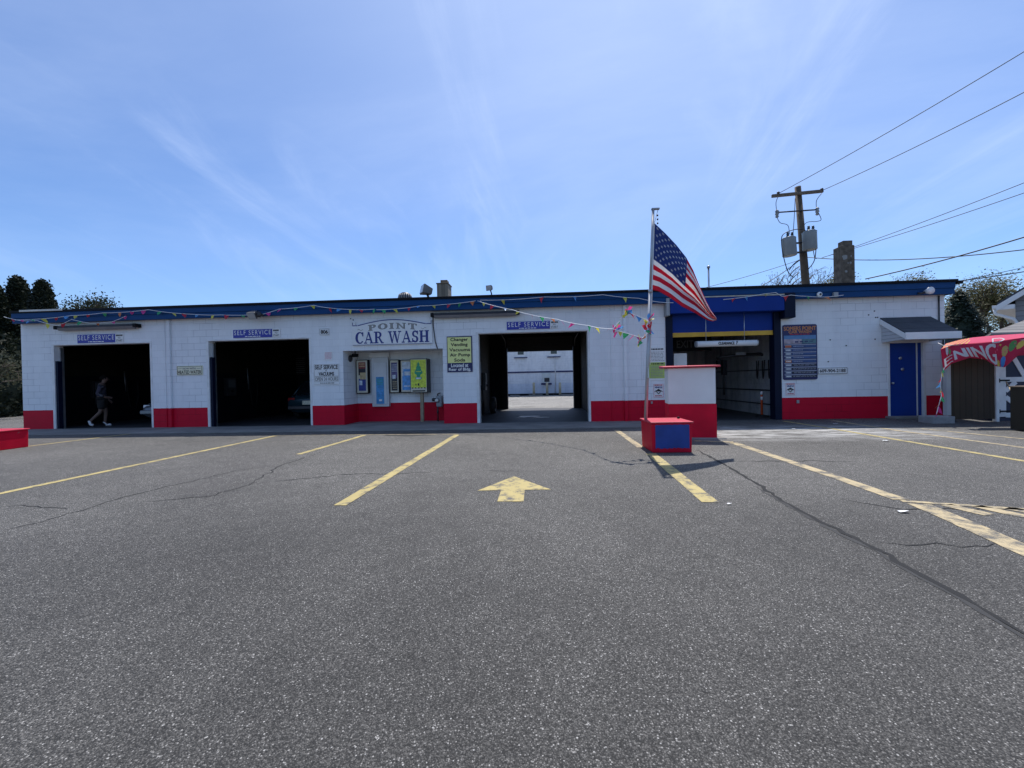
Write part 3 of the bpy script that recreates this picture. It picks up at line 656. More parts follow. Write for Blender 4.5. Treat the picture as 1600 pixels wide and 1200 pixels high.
# blue roll-up door of the drive-through tunnel
hd = MB(); hd.box(3.76, 6.86, YW-.30, YW-.001, 3.07, 3.49); hd.build('rolling_door_housing', M['header_blue'], bld, bevel=.012)
mb = MB(); mb.box(3.76, 6.86, YW-.31, YW-.255, 3.492, 3.525); mb.build('housing_flashing', mat('flashing', (.42, .40, .34), .6, var=.25, vscale=6), bld)
mb = MB(); mb.box(3.66, 3.758, YW-.27, YW-.002, 3.02, 3.52); mb.build('housing_bracket', M['grey_metal'], bld, bevel=.01)
mb = MB(); mb.box(6.862, 7.16, YW-.30, YW-.002, 2.86, 3.56); mb.build('motor_cover', M['frame_blue'], bld, bevel=.02)
mb = MB(); mb.box(3.90, 6.72, YW+.05, YW+.09, 2.56, 3.299)
mb.build('rolling_door', M['header_blue'], bld)
mb = MB(); mb.box(3.90, 6.72, YW+.035, YW+.10, 2.43, 2.559); mb.build('bottom_bar', M['yellow_board'], bld, bevel=.006)
for a, b in ((3.70, 3.90), (6.72, 6.91)):
    mb = MB(); mb.box(a, b, YW-.03, YW+.24, 0, 3.07)
    mb.build('door_post', M['frame_blue'], bld, bevel=.008)
# blue entrance door
dr = MB(); dr.box(9.84, 10.58, YW+.05, YW+.09, .04, HD-.03); d = dr.build('entrance_door', M['door_blue'], bld, bevel=.004)
mb = MB(); q = P(1401, 593, YW); mb.lathe((9.92, YW+.0, .98), [(.012, .05), (.012, .02), (.03, .015), (.032, -.02), (.01, -.035)], 12, None, 'y'); mb.build('handle', M['steel'], d)
for px, py in ((1408.5, 559.5), (1412, 577)): q = P(px, py, YW); mb = MB(); mb.lathe((q.x, YW+.03, q.z), [(.022, .018), (.045, .01), (.045, .0), (.0, -.006)], 12, None, 'y'); mb.build('door_plate', M['steel'], d)
mb = MB(); mb.box(9.78, 9.835, YW-.02, YW+.16, 0, HD); mb.box(10.71, 10.78, YW-.02, YW+.16, 0, HD); mb.box(10.585, 10.605, YW+.03, YW+.10, .03, HD); mb.box(9.835, 10.71, YW-.02, YW+.16, HD-.03, HD+.04)
mb.build('door_frame', M['trim'], bld, bevel=.004)
mb = MB(); mb.box(10.607, 10.709, YW+.045, YW+.085, .03, HD-.031); mb.build('side_panel', M['door_blue'], bld)
mb = MB(); mb.box(9.70, 10.85, YW-.35, YW-.001, .0, .06); mb.build('door_step', M['concrete'], bld, bevel=.01)
# small pent roof over the door
aw_x0, aw_x1, zb, zt, pr = 9.60, 10.93, 2.12, 2.82, .80
aw = MB(); aw.hexa([(aw_x0, YW-pr, 2.29), (aw_x1, YW-pr, 2.29), (aw_x1, YW-.002, zt-.03), (aw_x0, YW-.002, zt-.03), (aw_x0, YW-pr, 2.32), (aw_x1, YW-pr, 2.32), (aw_x1, YW-.002, zt), (aw_x0, YW-.002, zt)])
aw_o = aw.build('awning', M['shingle'], bld)
for x in (aw_x0+.03, aw_x1-.05): mb = MB(); mb.hexa([(x, YW-pr+.05, zb+.03), (x+.02, YW-pr+.05, zb+.03), (x+.02, YW-.003, zb), (x, YW-.003, zb), (x, YW-pr+.05, 2.30), (x+.02, YW-pr+.05, 2.30), (x+.02, YW-.003, zt-.032), (x, YW-.003, zt-.032)]); mb.build('awning_side', M['awning_siding'], aw_o)
mb = MB(); mb.box(aw_x0-.02, aw_x1+.02, YW-pr-.03, YW-pr-.001, 2.13, 2.315)
for x in (aw_x0-.02, aw_x1-.005): mb.hexa([(x, YW-pr, 2.15), (x+.025, YW-pr, 2.15), (x+.025, YW-.003, zt-.18), (x, YW-.003, zt-.18), (x, YW-pr, 2.288), (x+.025, YW-pr, 2.288), (x+.025, YW-.003, zt-.032), (x, YW-.003, zt-.032)])
mb.box(aw_x0+.052, aw_x1-.052, YW-pr+.0, YW-.004, zb+.05, zb+.07)
mb.build('awning_trim', M['white'], aw_o, bevel=.004)
# chimneys on the roof
def chimney(pxl, pxc, pxr, pyt, Y, mm, cap):
    a = P(pxl, 600, Y).x if pxc < pxr else 0
    xl, xr = P(pxc[0], pyt, Y).x, P(pxc[1], pyt, Y).x; zt_ = P(pxc[0], pyt, Y).z; return xl, xr, zt_
Yc = 15.0; x0, x1 = P(1315, 420, Yc).x, P(1336, 420, Yc).x; zt_ = P(1325, 383.5, Yc).z
mb = MB(); mb.box(x0, x1, Yc, Yc+.40, HT-.03, zt_)
ch = mb.build('chimney', M['chimney'], roof, bevel=.015)
mb = MB(); q0, q1 = P(1313.5, 380, Yc+.2).x, P(1328, 380, Yc+.2).x; mb.box(q0, q1, Yc+.08, Yc+.34, zt_+.001, P(1320, 377.5, Yc+.2).z); mb.box(q0-.03, q1+.03, Yc+.05, Yc+.37, zt_-.02, zt_+.03)
mb.build('chimney_cap', M['chimney'], ch, bevel=.01)
mb = MB()
for px, py, r_ in ((1320, 402, .10), (1330, 400, .03), (1329, 410.5, .045), (1325, 411, .025), (1322, 424, .05)):
    q = P(px, py, Yc); n = 11; mb.face([(q.x+r_*math.cos(2*math.pi*k/n)*random.uniform(.7, 1.1), Yc-.004, q.z+r_*math.sin(2*math.pi*k/n)*random.uniform(.7, 1.1)) for k in range(n)])
mb.box(x0-.05, x1+.05, Yc-.05, Yc+.45, HT-.03, HT+.16); mb.build('mortar_patch', M['chimney_patch'], ch)
Yc = 13.6; x0, x1 = P(682.5, 450, Yc).x, P(700, 450, Yc).x; zt_ = P(690, 443.5, Yc).z
mb = MB(); mb.box(x0, x1, Yc, Yc+.55, HT-.03, zt_); ch = mb.build('chimney', lap_mat('chimney_boards', (.20, .17, .13), .11, 0, .85, .01, .3), roof, bevel=.008)
ch['label'] = 'small board clad chimney beside the roof floodlight'
mb = MB(); mb.box(x0-.02, x1+.02, Yc-.02, Yc+.57, zt_+.001, zt_+.035); mb.box(x0+.1, x1-.05, Yc+.12, Yc+.4, zt_+.036, zt_+.16); mb.build('chimney_cap', M['wood'], ch, bevel=.006)
Yc = 13.2; q = P(633, 468, Yc); k = P(633, 455.5, Yc).z-HT-.41
mb = MB(); mb.lathe((q.x, Yc, HT-.03), [(.14, 0), (.14, .14+k), (.19, .15+k), (.21, .20+k), (.205, .29+k), (.17, .36+k), (.10, .40+k), (.02, .41+k)], 18); v = mb.build('roof_vent', M['dark_metal'], roof)
mb = MB()
for i in range(18):
    a = 2*math.pi*i/18; ca, sa = math.cos(a), math.sin(a); mb = MB()
    mb.tube([(q.x+ca*.20, Yc+sa*.20, HT+.12+k), (q.x+ca*.222, Yc+sa*.222, HT+.20+k), (q.x+ca*.19, Yc+sa*.19, HT+.31+k)], .012, 5); mb.build('vent_fin', M['grey_metal'], v)
Yc = 16; q = P(1107, 418, Yc); mb = MB(); mb.tube([(q.x, Yc, HT-.03), (q.x, Yc, q.z)], .035, 8); mb.lathe((q.x, Yc, q.z), [(.06, -.02), (.06, .05), (.02, .07)], 10); mb.build('vent_pipe', M['steel'], roof)

# ================================================================== LIGHT FITTINGS
def tube_light(label, x0, y0, x1, y1):
    a = P(x0, y0, YW-.12); b = P(x1, y1, YW-.12); z = (a.z+b.z)/2
    t_ = thing('fluorescent_light', label, 'light fitting', ((a.x+b.x)/2, YW, z), 'tube lights on the front wall')
    mb = MB(); mb.hexa([(a.x, YW-.20, z-.01), (b.x, YW-.20, z-.01), (b.x, YW-.06, z-.01), (a.x, YW-.06, z-.01), (a.x, YW-.17, z+.06), (b.x, YW-.17, z+.06), (b.x, YW-.06, z+.06), (a.x, YW-.06, z+.06)]); mb.build('housing', M['dark_metal'], t_, bevel=.006)
    mb = MB(); mb.hexa([(a.x+.06, YW-.15, z-.09), (b.x-.06, YW-.15, z-.09), (b.x-.06, YW-.07, z-.09), (a.x+.06, YW-.07, z-.09), (a.x+.04, YW-.19, z-.012), (b.x-.04, YW-.19, z-.012), (b.x-.04, YW-.065, z-.012), (a.x+.04, YW-.065, z-.012)]); mb.build('diffuser', mat('diffuser', (.20, .19, .20), .35, var=.12), t_, bevel=.01)
    for x in (a.x, b.x):
        mb = MB(); mb.box(x-.05, x+.05, YW-.205, YW-.001, z-.05, z+.065); mb.build('end_cap', M['black'], t_, bevel=.01)
tube_light('long tube light fitting above the leftmost bay, over its small blue sign', 90, 513, 213, 508.5)
tube_light('long tube light fitting mounted between the alcove and the see-through bay', 676, 492.5, 809, 489)
def flood(label, px, py, Y, s_, aim, name='floodlight', post=None):
    q = P(px, py, Y); t_ = thing(name, label, 'light fitting', (q.x, Y, HT), 'floodlights on the roof edge'); q = Vector((q.x, Y, q.z))
    A = Vector(aim).normalized(); side = A.cross(Vector((0, 0, 1))).normalized(); up = side.cross(A)
    def L(a, b, c): return q+A*a*s_+side*b*s_+up*c*s_
    mb = MB(); mb.hexa([L(-.5,-.35,-.3), L(.5,-.6,-.5), L(.5,.6,-.5), L(-.5,.35,-.3), L(-.5,-.35,.3), L(.5,-.6,.5), L(.5,.6,.5), L(-.5,.35,.3)]); mb.build('lamp_housing', M['lamp_grey'], t_, bevel=.05*s_)
    mb = MB(); mb.hexa([L(.502,-.52,-.42), L(.56,-.52,-.42), L(.56,.52,-.42), L(.502,.52,-.42), L(.502,-.52,.42), L(.56,-.52,.42), L(.56,.52,.42), L(.502,.52,.42)]); mb.build('lens', mat('lamp_glass', (.45, .45, .45), .15), t_)
    mb = MB(); foot = Vector((q.x+.04, Y, HT-.02)) if post is None else post
    mb.tube([L(-.1, .0, -.3), (L(-.1, 0, -.3)+foot)/2+Vector((.02, 0, 0)), foot], .12*s_ if s_ > .2 else .02, 7); mb.tube([L(-.3, .42, -.4), L(-.3, .46, 0)], .05*s_, 6); mb.build('bracket', M['dark_metal'], t_)
    return t_
flood('large tilted floodlight on the roof edge beside the board clad chimney', 667, 454, 12.4, .30, (-.75, -.45, .20))
flood('small square lamp on a bent arm on the roof edge above the see-through bay', 765.5, 450, 12.2, .16, (-.3, -.8, -.15))
t_ = flood('dark twin floodlight fixed to the blue fascia above the second bay', 396, 491, YW-.36, .22, (.0, -.8, -.6), post=Vector((P(396, 491, YW-.26).x, YW-.25, P(396, 491, YW-.26).z)))
q = P(407, 492, YW-.36); mb = MB(); mb.lathe((q.x, YW-.40, q.z), [(.04, .14), (.05, .05), (.085, -.02), (.085, -.06), (.0, -.05)], 14, None, 'y'); mb.build('lamp_head', M['dark_metal'], t_)
q = P(1449, 455, YW-.34); t_ = thing('floodlight', 'round white floodlight with dark arm on the fascia above the door awning', 'light fitting', (q.x, YW-.25, q.z), 'floodlights on the roof edge')
mb = MB(); mb.lathe((q.x, YW-.38, q.z), [(.04, .12), (.06, .05), (.095, -.03), (.095, -.07), (.0, -.055)], 16, None, 'y'); mb.build('lamp_head', M['white'], t_)
mb = MB(); mb.tube([(q.x-.02, YW-.33, q.z-.02), (q.x-.14, YW-.30, q.z-.05), (q.x-.16, YW-.252, q.z-.03)], .03, 7); mb.build('bracket', M['dark_metal'], t_)
q = P(1280.5, 460, YW-.27); t_ = thing('fascia_light', 'small round white lamp on the blue fascia right of the tunnel', 'light fitting', (q.x, YW-.25, q.z))
mb = MB(); mb.lathe((q.x, YW-.252, q.z), [(.07, 0), (.07, -.03), (.05, -.05), (0, -.055)], 16, None, 'y'); mb.build('lamp_head', M['white'], t_)
mb = MB(); mb.lathe((q.x, YW-.306, q.z), [(.028, 0), (.028, -.012), (0, -.014)], 12, None, 'y'); mb.build('lens', M['dark_metal'], t_)
q = P(1304.5, 460.5, YW-.27); mb = MB(); mb.box(q.x-.06, q.x+.06, YW-.32, YW-.251, q.z-.06, q.z+.06); mb.box(q.x-.045, q.x+.045, YW-.326, YW-.3205, q.z-.045, q.z+.045); tag(mb.build('junction_box', M['grey_metal'], bevel=.006), 'small grey metal box on the fascia right of the round white lamp', 'electrical box')

# ================================================================== SIGNS
def sign(label, rect, m, thick=.025, name='sign', cat='sign', group=None, bevel=.003, y=None):
    y = YW if y is None else y
    t_ = thing(name, label, cat, ((rect[0]+rect[1])/2, y, rect[2]), group); mb = MB(); mb.box(rect[0], rect[1], y-thick, y-.001, rect[2], rect[3]); mb.build('board', m, t_, bevel=bevel); return t_, y-thick-.003
for (x0, y0, xm, x1, y1, lab) in ((122, 523.4, 181, 194, 534.6, 'blue self service sign over the leftmost bay, under the tube light'),
                                 (365, 515.8, 426, 438.7, 526.3, 'blue self service sign over the second bay, below the dark floodlight'),
                                 (791.8, 503.3, 859.5, 873, 513.2, 'blue self service sign over the see-through bay, under the bunting')):
    r = wr(x0, y0, x1, y1); xm_ = P(xm, 520, YW).x
    t_, yf = sign(lab, (r[0], xm_, r[2], r[3]), M['sign_blue'], group='self service signs over the bays')
    mb = MB(); letters(mb, 'SELF SERVICE', inset((r[0], xm_, r[2], r[3]), .03, .97, .34, .90), yf, M['ink_white'], bold=.0, ps=text_polys('SELF SERVICE', 1.28))
    dashes(mb, inset((r[0], xm_, r[2], r[3]), .28, .70, .06, .22), yf, M['ink_white'], 1, .6); mb.build('lettering', None, t_, recalc=False)
    mb = MB(); mb.box(xm_+.002, r[1], YW-.026, YW-.001, r[2]+.0, r[3]); mb.build('price_panel', M['sign_white'], t_, bevel=.003)
    mb = MB(); rr = (xm_, r[1], r[2], r[3]); dashes(mb, inset(rr, .1, .92, .68, .92), yf-.002, M['ink'], 1, .75); letters(mb, 'TO', inset(rr, .32, .66, .42, .60), yf-.002, M['ink']); letters(mb, 'START', inset(rr, .12, .9, .08, .32), yf-.002, M['ink']); mb.build('lettering', None, t_, recalc=False)
# now with heated water
r = wr(277, 572, 317.5, 585.6); t_, yf = sign('small cream sign with black border about heated water between the first two bays', r, M['sign_cream'])
def border(mb, r, y, w, m):
    x0, x1, z0, z1 = r
    for a, b, c, d in ((x0, x1, z0, z0+w), (x0, x1, z1-w, z1), (x0, x0+w, z0+w, z1-w), (x1-w, x1, z0+w, z1-w)): mb.face([(a, y, c), (b, y, c), (b, y, d), (a, y, d)], m)
mb = MB(); border(mb, inset(r, .02, .98, .05, .95), yf, .012, M['ink']); letters(mb, 'NOW WITH', inset(r, .24, .74, .60, .80), yf, M['ink_grey'], .003); letters(mb, 'HEATED WATER', inset(r, .05, .95, .14, .50), yf, M['ink'], .002)
for a, b in ((.06, .2), (.78, .94)): q = inset(r, a, b, .68, .73); mb.face([(q[0], yf, q[2]), (q[1], yf, q[2]), (q[1], yf, q[3]), (q[0], yf, q[3])], M['ink_grey'])
mb.build('lettering', None, t_, recalc=False)
r = wr(499.8, 513.7, 515, 523.5); t_, yf = sign('small white house number plate 806 left of the main sign', r, M['sign_white'], name='number_plate', cat='number sign')
mb = MB(); border(mb, inset(r, .02, .98, .03, .97), yf, .010, M['ink_grey']); letters(mb, '806', inset(r, .14, .86, .22, .76), yf, M['ink'], .007); mb.build('lettering', None, t_, recalc=False)
r = wr(506.3, 549.4, 520, 563); t_, yf = sign('small faded pink notice above the vacuums sign', r, M['sign_white'], .008, 'notice', 'notice')
mb = MB(); dashes(mb, inset(r, .08, .92, .12, .92), yf, M['ink_pink'], 6, .5); mb.build('lettering', None, t_, recalc=False)
r = wr(490.7, 569, 530.8, 600.4); t_, yf = sign('white self service and vacuums sign, open 24 hours, on the pier left of the alcove', r, M['sign_white'])
mb = MB(); border(mb, inset(r, .02, .98, .40, .98), yf, .008, M['ink_grey']); border(mb, inset(r, .02, .98, .14, .385), yf, .008, M['ink_grey'])
letters(mb, 'SELF SERVICE', inset(r, .05, .95, .74, .94), yf, M['ink'], .004); letters(mb, '&', inset(r, .46, .53, .64, .70), yf, M['ink']); letters(mb, 'VACUUMS', inset(r, .20, .80, .43, .60), yf, M['ink'], .005); letters(mb, 'OPEN 24 HOURS', inset(r, .05, .95, .18, .35), yf, M['ink_grey'], .004)
dashes(mb, inset(r, .2, .8, .03, .11), yf, M['ink_grey'], 1, .7); mb.build('lettering', None, t_, recalc=False)
# the main sign
r = wr(551, 503, 676, 537.6); x0, x1, z0, z1 = r; z0 = (P(551, 540, YW).z+z0)/2; w = x1-x0
t_ = thing('main_sign', 'large white shaped sign with blue serif car wash lettering above the alcove', 'sign', ((x0+x1)/2, YW, z0))
n = 16; arch = [(x0+w*(.075+.85*i/n), z1-.11+.15*math.sin(math.pi*i/n)) for i in range(n+1)]
poly = [(x0, z0), (x1, z0), (x1, z1-.02), (x1-.10, z1-.02), (x1-.10, z1-.11)]+list(reversed(arch))+[(x0+.10, z1-.11), (x0+.10, z1-.02), (x0, z1-.02)]
cl = []; 
for p in poly:
    if not cl or (abs(cl[-1][0]-p[0])+abs(cl[-1][1]-p[1])) > 1e-3: cl.append(p)
mb = MB(); mb.prism(cl, YW-.05, YW-.001); mb.build('board', M['sign_white'], t_)
yf = YW-.053; mb = MB()
pts = [(x0+.0, z1-.10), (x0+.10, z1-.10)]
for i in range(n): 
    (xa, za), (xb, zb_) = arch[i], arch[i+1]; mb.face([(xa, yf, za-.03), (xb, yf, zb_-.03), (xb, yf, zb_-.003), (xa, yf, za-.003)], M['ink_blue'])
for xa, xb, za, zb_ in ((x0+.01, x0+.17, z1-.14, z1-.115), (x1-.17, x1-.01, z1-.14, z1-.115), (x0+.01, x0+.03, z1-.11, z1-.03), (x1-.03, x1-.01, z1-.11, z1-.03), (x0+.01, x1-.01, z0+.008, z0+.022)): mb.face([(xa, yf, za), (xb, yf, za), (xb, yf, zb_), (xa, yf, zb_)], M['ink_blue'])
mb.build('border', None, t_, recalc=False)
mb = MB(); serif_word(mb, 'CAR WASH', (x0+w*.04, x0+w*.965, z0+.06, z0+.40), yf-.001, M['ink_blue'], grow=.022)
mb.build('lettering', None, t_, recalc=False)
mb = MB(); serif_word(mb, 'POINT', (x0+w*.205, x0+w*.815, z0+.435, z0+.60), yf, M['ink'], .20, .05, .03); serif_word(mb, 'POINT', (x0+w*.205, x0+w*.815, z0+.435, z0+.60), yf-.003, M['ink_grey'], .20, .05)
for s_, xa in ((1, x0+w*.07), (-1, x0+w*.93)):
    pts = [(xa+s_*.02*k, yf-.0, z0+.47+.022*math.sin(k*.9)) for k in range(9)]; mb.tube(pts, .006, 5, M['ink_grey'])
mb.build('lettering', None, t_, recalc=False)
# changer / vending sign
r = wr(698.2, 526, 738.7, 580.9); t_, yf = sign('yellow and navy sign listing the changer, vending and vacuums right of the alcove', r, M['sign_navy'])
zy = P(720, 567, YW).z; ry = (r[0]+.02, r[1]-.03, zy, r[3]-.03); mb = MB(); mb.box(ry[0], ry[1], yf-.003, yf+.001, ry[2], ry[3]); mb.build('yellow_panel', M['sign_yellow'], t_)
mb = MB(); rows = ['Changer', 'Vending', 'Vacuums', 'Air Pump', 'Soda']; hh = (ry[3]-ry[2])/5
wf = [.13, .87, .15, .85, .08, .95, .10, .95, .28, .74]
for i, s_ in enumerate(rows):
    d_ = .20 if any(c in s_ for c in 'gp') else .0
    letters(mb, s_, (ry[0]+(ry[1]-ry[0])*wf[2*i], ry[0]+(ry[1]-ry[0])*wf[2*i+1], ry[3]-hh*(i+.90)+(0 if d_ else hh*.17), ry[3]-hh*(i+.14)), yf-.006, M['ink'], .004)
hz_ = zy-r[2]
letters(mb, 'Located at', (r[0]+.12, r[1]-.13, r[2]+hz_*.55, r[2]+hz_*.93), yf-.002, M['ink_white'], .004); letters(mb, 'Rear of Bldg.', (r[0]+.05, r[1]-.05, r[2]+hz_*.06, r[2]+hz_*.46), yf-.002, M['ink_white'], .004)
mb.build('lettering', None, t_, recalc=False)
# notices left of the tunnel
r = wr(1013.5, 542.5, 1039.5, 594); t_, yf = sign('tall white notice with a green lower panel on the pier left of the tunnel', r, M['sign_white'], .012, 'notice', 'notice')
mb = MB(); g_ = inset(r, .0, 1, .06, .54); mb.face([(g_[0], yf+.001, g_[2]), (g_[1], yf+.001, g_[2]), (g_[1], yf+.001, g_[3]), (g_[0], yf+.001, g_[3])], M['ink_green']); mb.build('green_panel', None, t_, recalc=False)
mb = MB(); dashes(mb, inset(r, .10, .90, .91, .96), yf, M['ink'], 1, .8); dashes(mb, inset(r, .08, .95, .57, .87), yf, M['ink_grey'], 7, .4); dashes(mb, inset(r, .12, .9, .47, .52), yf, M['ink'], 1, .7); dashes(mb, inset(r, .08, .92, .08, .45), yf, M['ink_grey'], 8, .4); mb.build('lettering', None, t_, recalc=False)
def warn(rect, lab, cat='warning sign'):
    t_, yf = sign(lab, rect, M['sign_white'], .012, 'warning_sign', cat)
    mb = MB(); border(mb, inset(rect, .02, .98, .02, .98), yf, .012, M['ink_pink']); dashes(mb, inset(rect, .1, .9, .84, .94), yf, M['ink_red'], 1, .7); letters(mb, 'VEHICLE', inset(rect, .14, .86, .68, .80), yf, M['ink_blue'], .003); dashes(mb, inset(rect, .14, .86, .08, .18), yf, M['ink_red'], 1, .7)
    cx, cz, s_ = (rect[0]+rect[1])/2, rect[2]+(rect[3]-rect[2])*.43, (rect[1]-rect[0])*.24
    for a, b in (((-1, .2), (0, -1)), ((0, -1), (1, .2)), ((-1, .2), (0, 1.0)), ((0, 1.0), (1, .2))): mb.tube([(cx+a[0]*s_, yf, cz+a[1]*s_), (cx+b[0]*s_, yf, cz+b[1]*s_)], .010, 5, M['ink'])
    mb.face([(cx-s_*.7, yf-.001, cz+.1*s_), (cx+s_*.7, yf-.001, cz+.1*s_), (cx+s_*.5, yf-.001, cz+.75*s_), (cx-s_*.5, yf-.001, cz+.75*s_)], M['ink'])
    for s2 in (-1, 1): mb.tube([(cx+s2*s_*.9, yf, cz+.5*s_), (cx+s2*s_*1.6, yf, cz-.1*s_)], .008, 5, M['ink'])
    mb.build('lettering', None, t_, recalc=False)
warn(wr(1020.5, 599.6, 1037, 621), 'small white warning notice with a diamond symbol behind the white and red kiosk')
warn(wr(1227, 598.3, 1242, 617.5), 'small white warning notice with a diamond symbol below the price board')
# price board
r = wr(1222, 508, 1276.5, 592.8); x0, x1, z0, z1 = r; t_ = thing('price_board', 'dark price board with gold heading and striped list right of the tunnel', 'menu board', ((x0+x1)/2, YW, z0))
c_ = .05; pol = []
for cx, cz, a0 in ((x1-c_, z0+c_, -90), (x1-c_, z1-c_, 0), (x0+c_, z1-c_, 90), (x0+c_, z0+c_, 180)): pol += [(cx+c_*math.cos(R(a0+k*30)), cz+c_*math.sin(R(a0+k*30))) for k in range(4)]
mb = MB(); mb.prism(pol, YW-.03, YW-.001); mb.build('board', M['sign_navy'], t_); yf = YW-.033
mb = MB(); letters(mb, 'SOMERS POINT', inset(r, .03, .97, .895, .965), yf, M['ink_orange'], .006); letters(mb, 'CAR WASH', inset(r, .17, .83, .845, .89), yf, M['ink_orange'], .006); dashes(mb, inset(r, .2, .8, .815, .835), yf, M['ink_red'], 1, .6); mb.build('lettering', None, t_, recalc=False)
mb = MB(); ph = inset(r, .03, .97, .655, .805)
def rect_face(mb, q, y, m): mb.face([(q[0], y, q[2]), (q[1], y, q[2]), (q[1], y, q[3]), (q[0], y, q[3])], m)
pm = [mat('print_sky', (.09, .21, .40), .45, var=.15, vscale=6), mat('print_sand', (.36, .30, .34), .45, var=.3, vscale=9), mat('print_teal', (.08, .17, .20), .45, var=.3, vscale=9)]
rect_face(mb, inset(ph, 0, 1, .55, 1), yf, pm[0]); rect_face(mb, inset(ph, 0, .55, 0, .55), yf, pm[1]); rect_face(mb, inset(ph, .55, 1, 0, .55), yf, pm[2])
for i in range(4): rect_face(mb, inset(ph, .34+.15*i, .45+.15*i, .12+.03*i, .30), yf-.001, M['sign_navy'])
sil = [mat('print_silver', (.28, .30, .38), .4, var=.1, vscale=9), mat('print_blue', (.03, .07, .20), .45, var=.3, vscale=5), mat('print_slate', (.18, .22, .30), .45, var=.3)]
for i in range(9):
    zz1 = .645-i*.068; rect_face(mb, inset(r, .03, .97, zz1-.016, zz1), yf, sil[0]); rect_face(mb, inset(r, .26, .97, zz1-.055, zz1-.02), yf, sil[1] if i < 5 else M['ink']); rect_face(mb, inset(r, .06, .24, zz1-.058, zz1-.018), yf, sil[2] if i not in (0, 4) else M['ink_orange'])
mb.build('print', None, t_, recalc=False)
mb = MB()
for i in range(9): dashes(mb, inset(r, .28, (.6 if i < 5 else .95), .645-i*.068-.05, .645-i*.068-.025), yf-.002, sil[0], 1 if i < 5 else 2, .5); dashes(mb, inset(r, .08, .22, .645-i*.068-.05, .645-i*.068-.025), yf-.002, M['ink_white'] if i != 0 else M['ink_red'], 1, .6)
mb.build('lettering', None, t_, recalc=False)
r = wr(1277, 574.7, 1323.4, 584); t_, yf = sign('narrow white telephone number sign beside the price board', r, M['sign_white'])
mb = MB(); border(mb, inset(r, .01, .99, .04, .96), yf, .010, M['ink']); letters(mb, '609-904-2188', inset(r, .06, .93, .28, .76), yf, M['ink'], .003); mb.build('lettering', None, t_, recalc=False)
# clearance bar on chains
a = P(1087, 537.5, YW-.1); b = P(1183, 536, YW-.1); z = a.z*.5+b.z*.5; t_ = thing('clearance_bar', 'white clearance bar hanging on chains in the tunnel entrance', 'clearance bar', ((a.x+b.x)/2, YW-.1, z))
mb = MB(); mb.tube([(a.x, YW-.1, z), (b.x, YW-.1, z)], .085, 18); mb.build('bar', M['white'], t_)
for x in (a.x+.01, b.x-.01): mb = MB(); mb.lathe((x-.015, YW-.1, z), [(.088, 0), (.088, .03)], 18, None, 'x'); mb.build('end_ring', M['grey_metal'], t_)
mb = MB(); letters(mb, "CLEARANCE  7'", (a.x+.60, a.x+1.13, z-.035, z+.045), YW-.187, M['ink'], .005); mb.build('lettering', None, t_, recalc=False)
for x in (P(1103, 520, YW-.1).x, P(1163, 520, YW-.1).x):
    mb = MB(); mb.tube([(x, YW-.1, z+.08), (x, YW-.1, 3.075)], .010, 6); mb.build('chain', M['steel'], t_)

# ================================================================== ALCOVE
YA = YW+1.0
def vend(label, rect_px, depth, face, Y=YA, body=None):
    r = wr(*rect_px, Y-depth); t_ = thing('vending_machine', label, 'vending machine', ((r[0]+r[1])/2, Y, r[2]), 'vending machines in the alcove')
    mb = MB(); mb.box(r[0], r[1], Y-depth, Y-.001, r[2], r[3]); mb.build('cabinet', body or M['black'], t_, bevel=.006)
    mb = MB(); mb.box(r[0]+.02, r[1]-.015, Y-depth-.02, Y-depth-.001, r[2]+.03, r[3]-.02); mb.build('front_panel', face, t_, bevel=.006)
    return t_, (r[0]+.02, r[1]-.015, r[2]+.03, r[3]-.02), Y-depth-.022
cream = mat('machine_cream', (.62, .58, .46), .5, var=.08)
ad = {k: mat('ad_'+k, c, .4, var=.25, vscale=14) for k, c in dict(red=(.30, .05, .05), navy=(.03, .05, .26), purple=(.09, .07, .20), dark=(.025, .025, .035), sky=(.10, .34, .72), pale=(.62, .68, .74), tan=(.55, .42, .22), lime=(.62, .72, .06), green=(.02, .32, .16), aqua=(.04, .26, .55)).items()}
t_, f, y = vend('narrow cream vending machine with red and blue advert, leftmost in the alcove', (556.3, 562.4, 575.6, 615), .18, cream)
mb = MB(); q = inset(f, .18, .86, .06, .94); rect_face(mb, inset(q, 0, 1, .78, 1), y, ad['red']); rect_face(mb, inset(q, 0, 1, .55, .78), y, ad['dark']); rect_face(mb, inset(q, .2, 1, .40, .64), y-.001, ad['tan']); rect_face(mb, inset(q, 0, 1, .0, .42), y-.0005, ad['navy']); rect_face(mb, inset(q, .1, .5, .2, .36), y-.002, ad['pale']); dashes(mb, inset(q, .1, .9, .82, .98), y-.002, ad['tan'], 2, .5); mb.build('advert', None, t_, recalc=False)
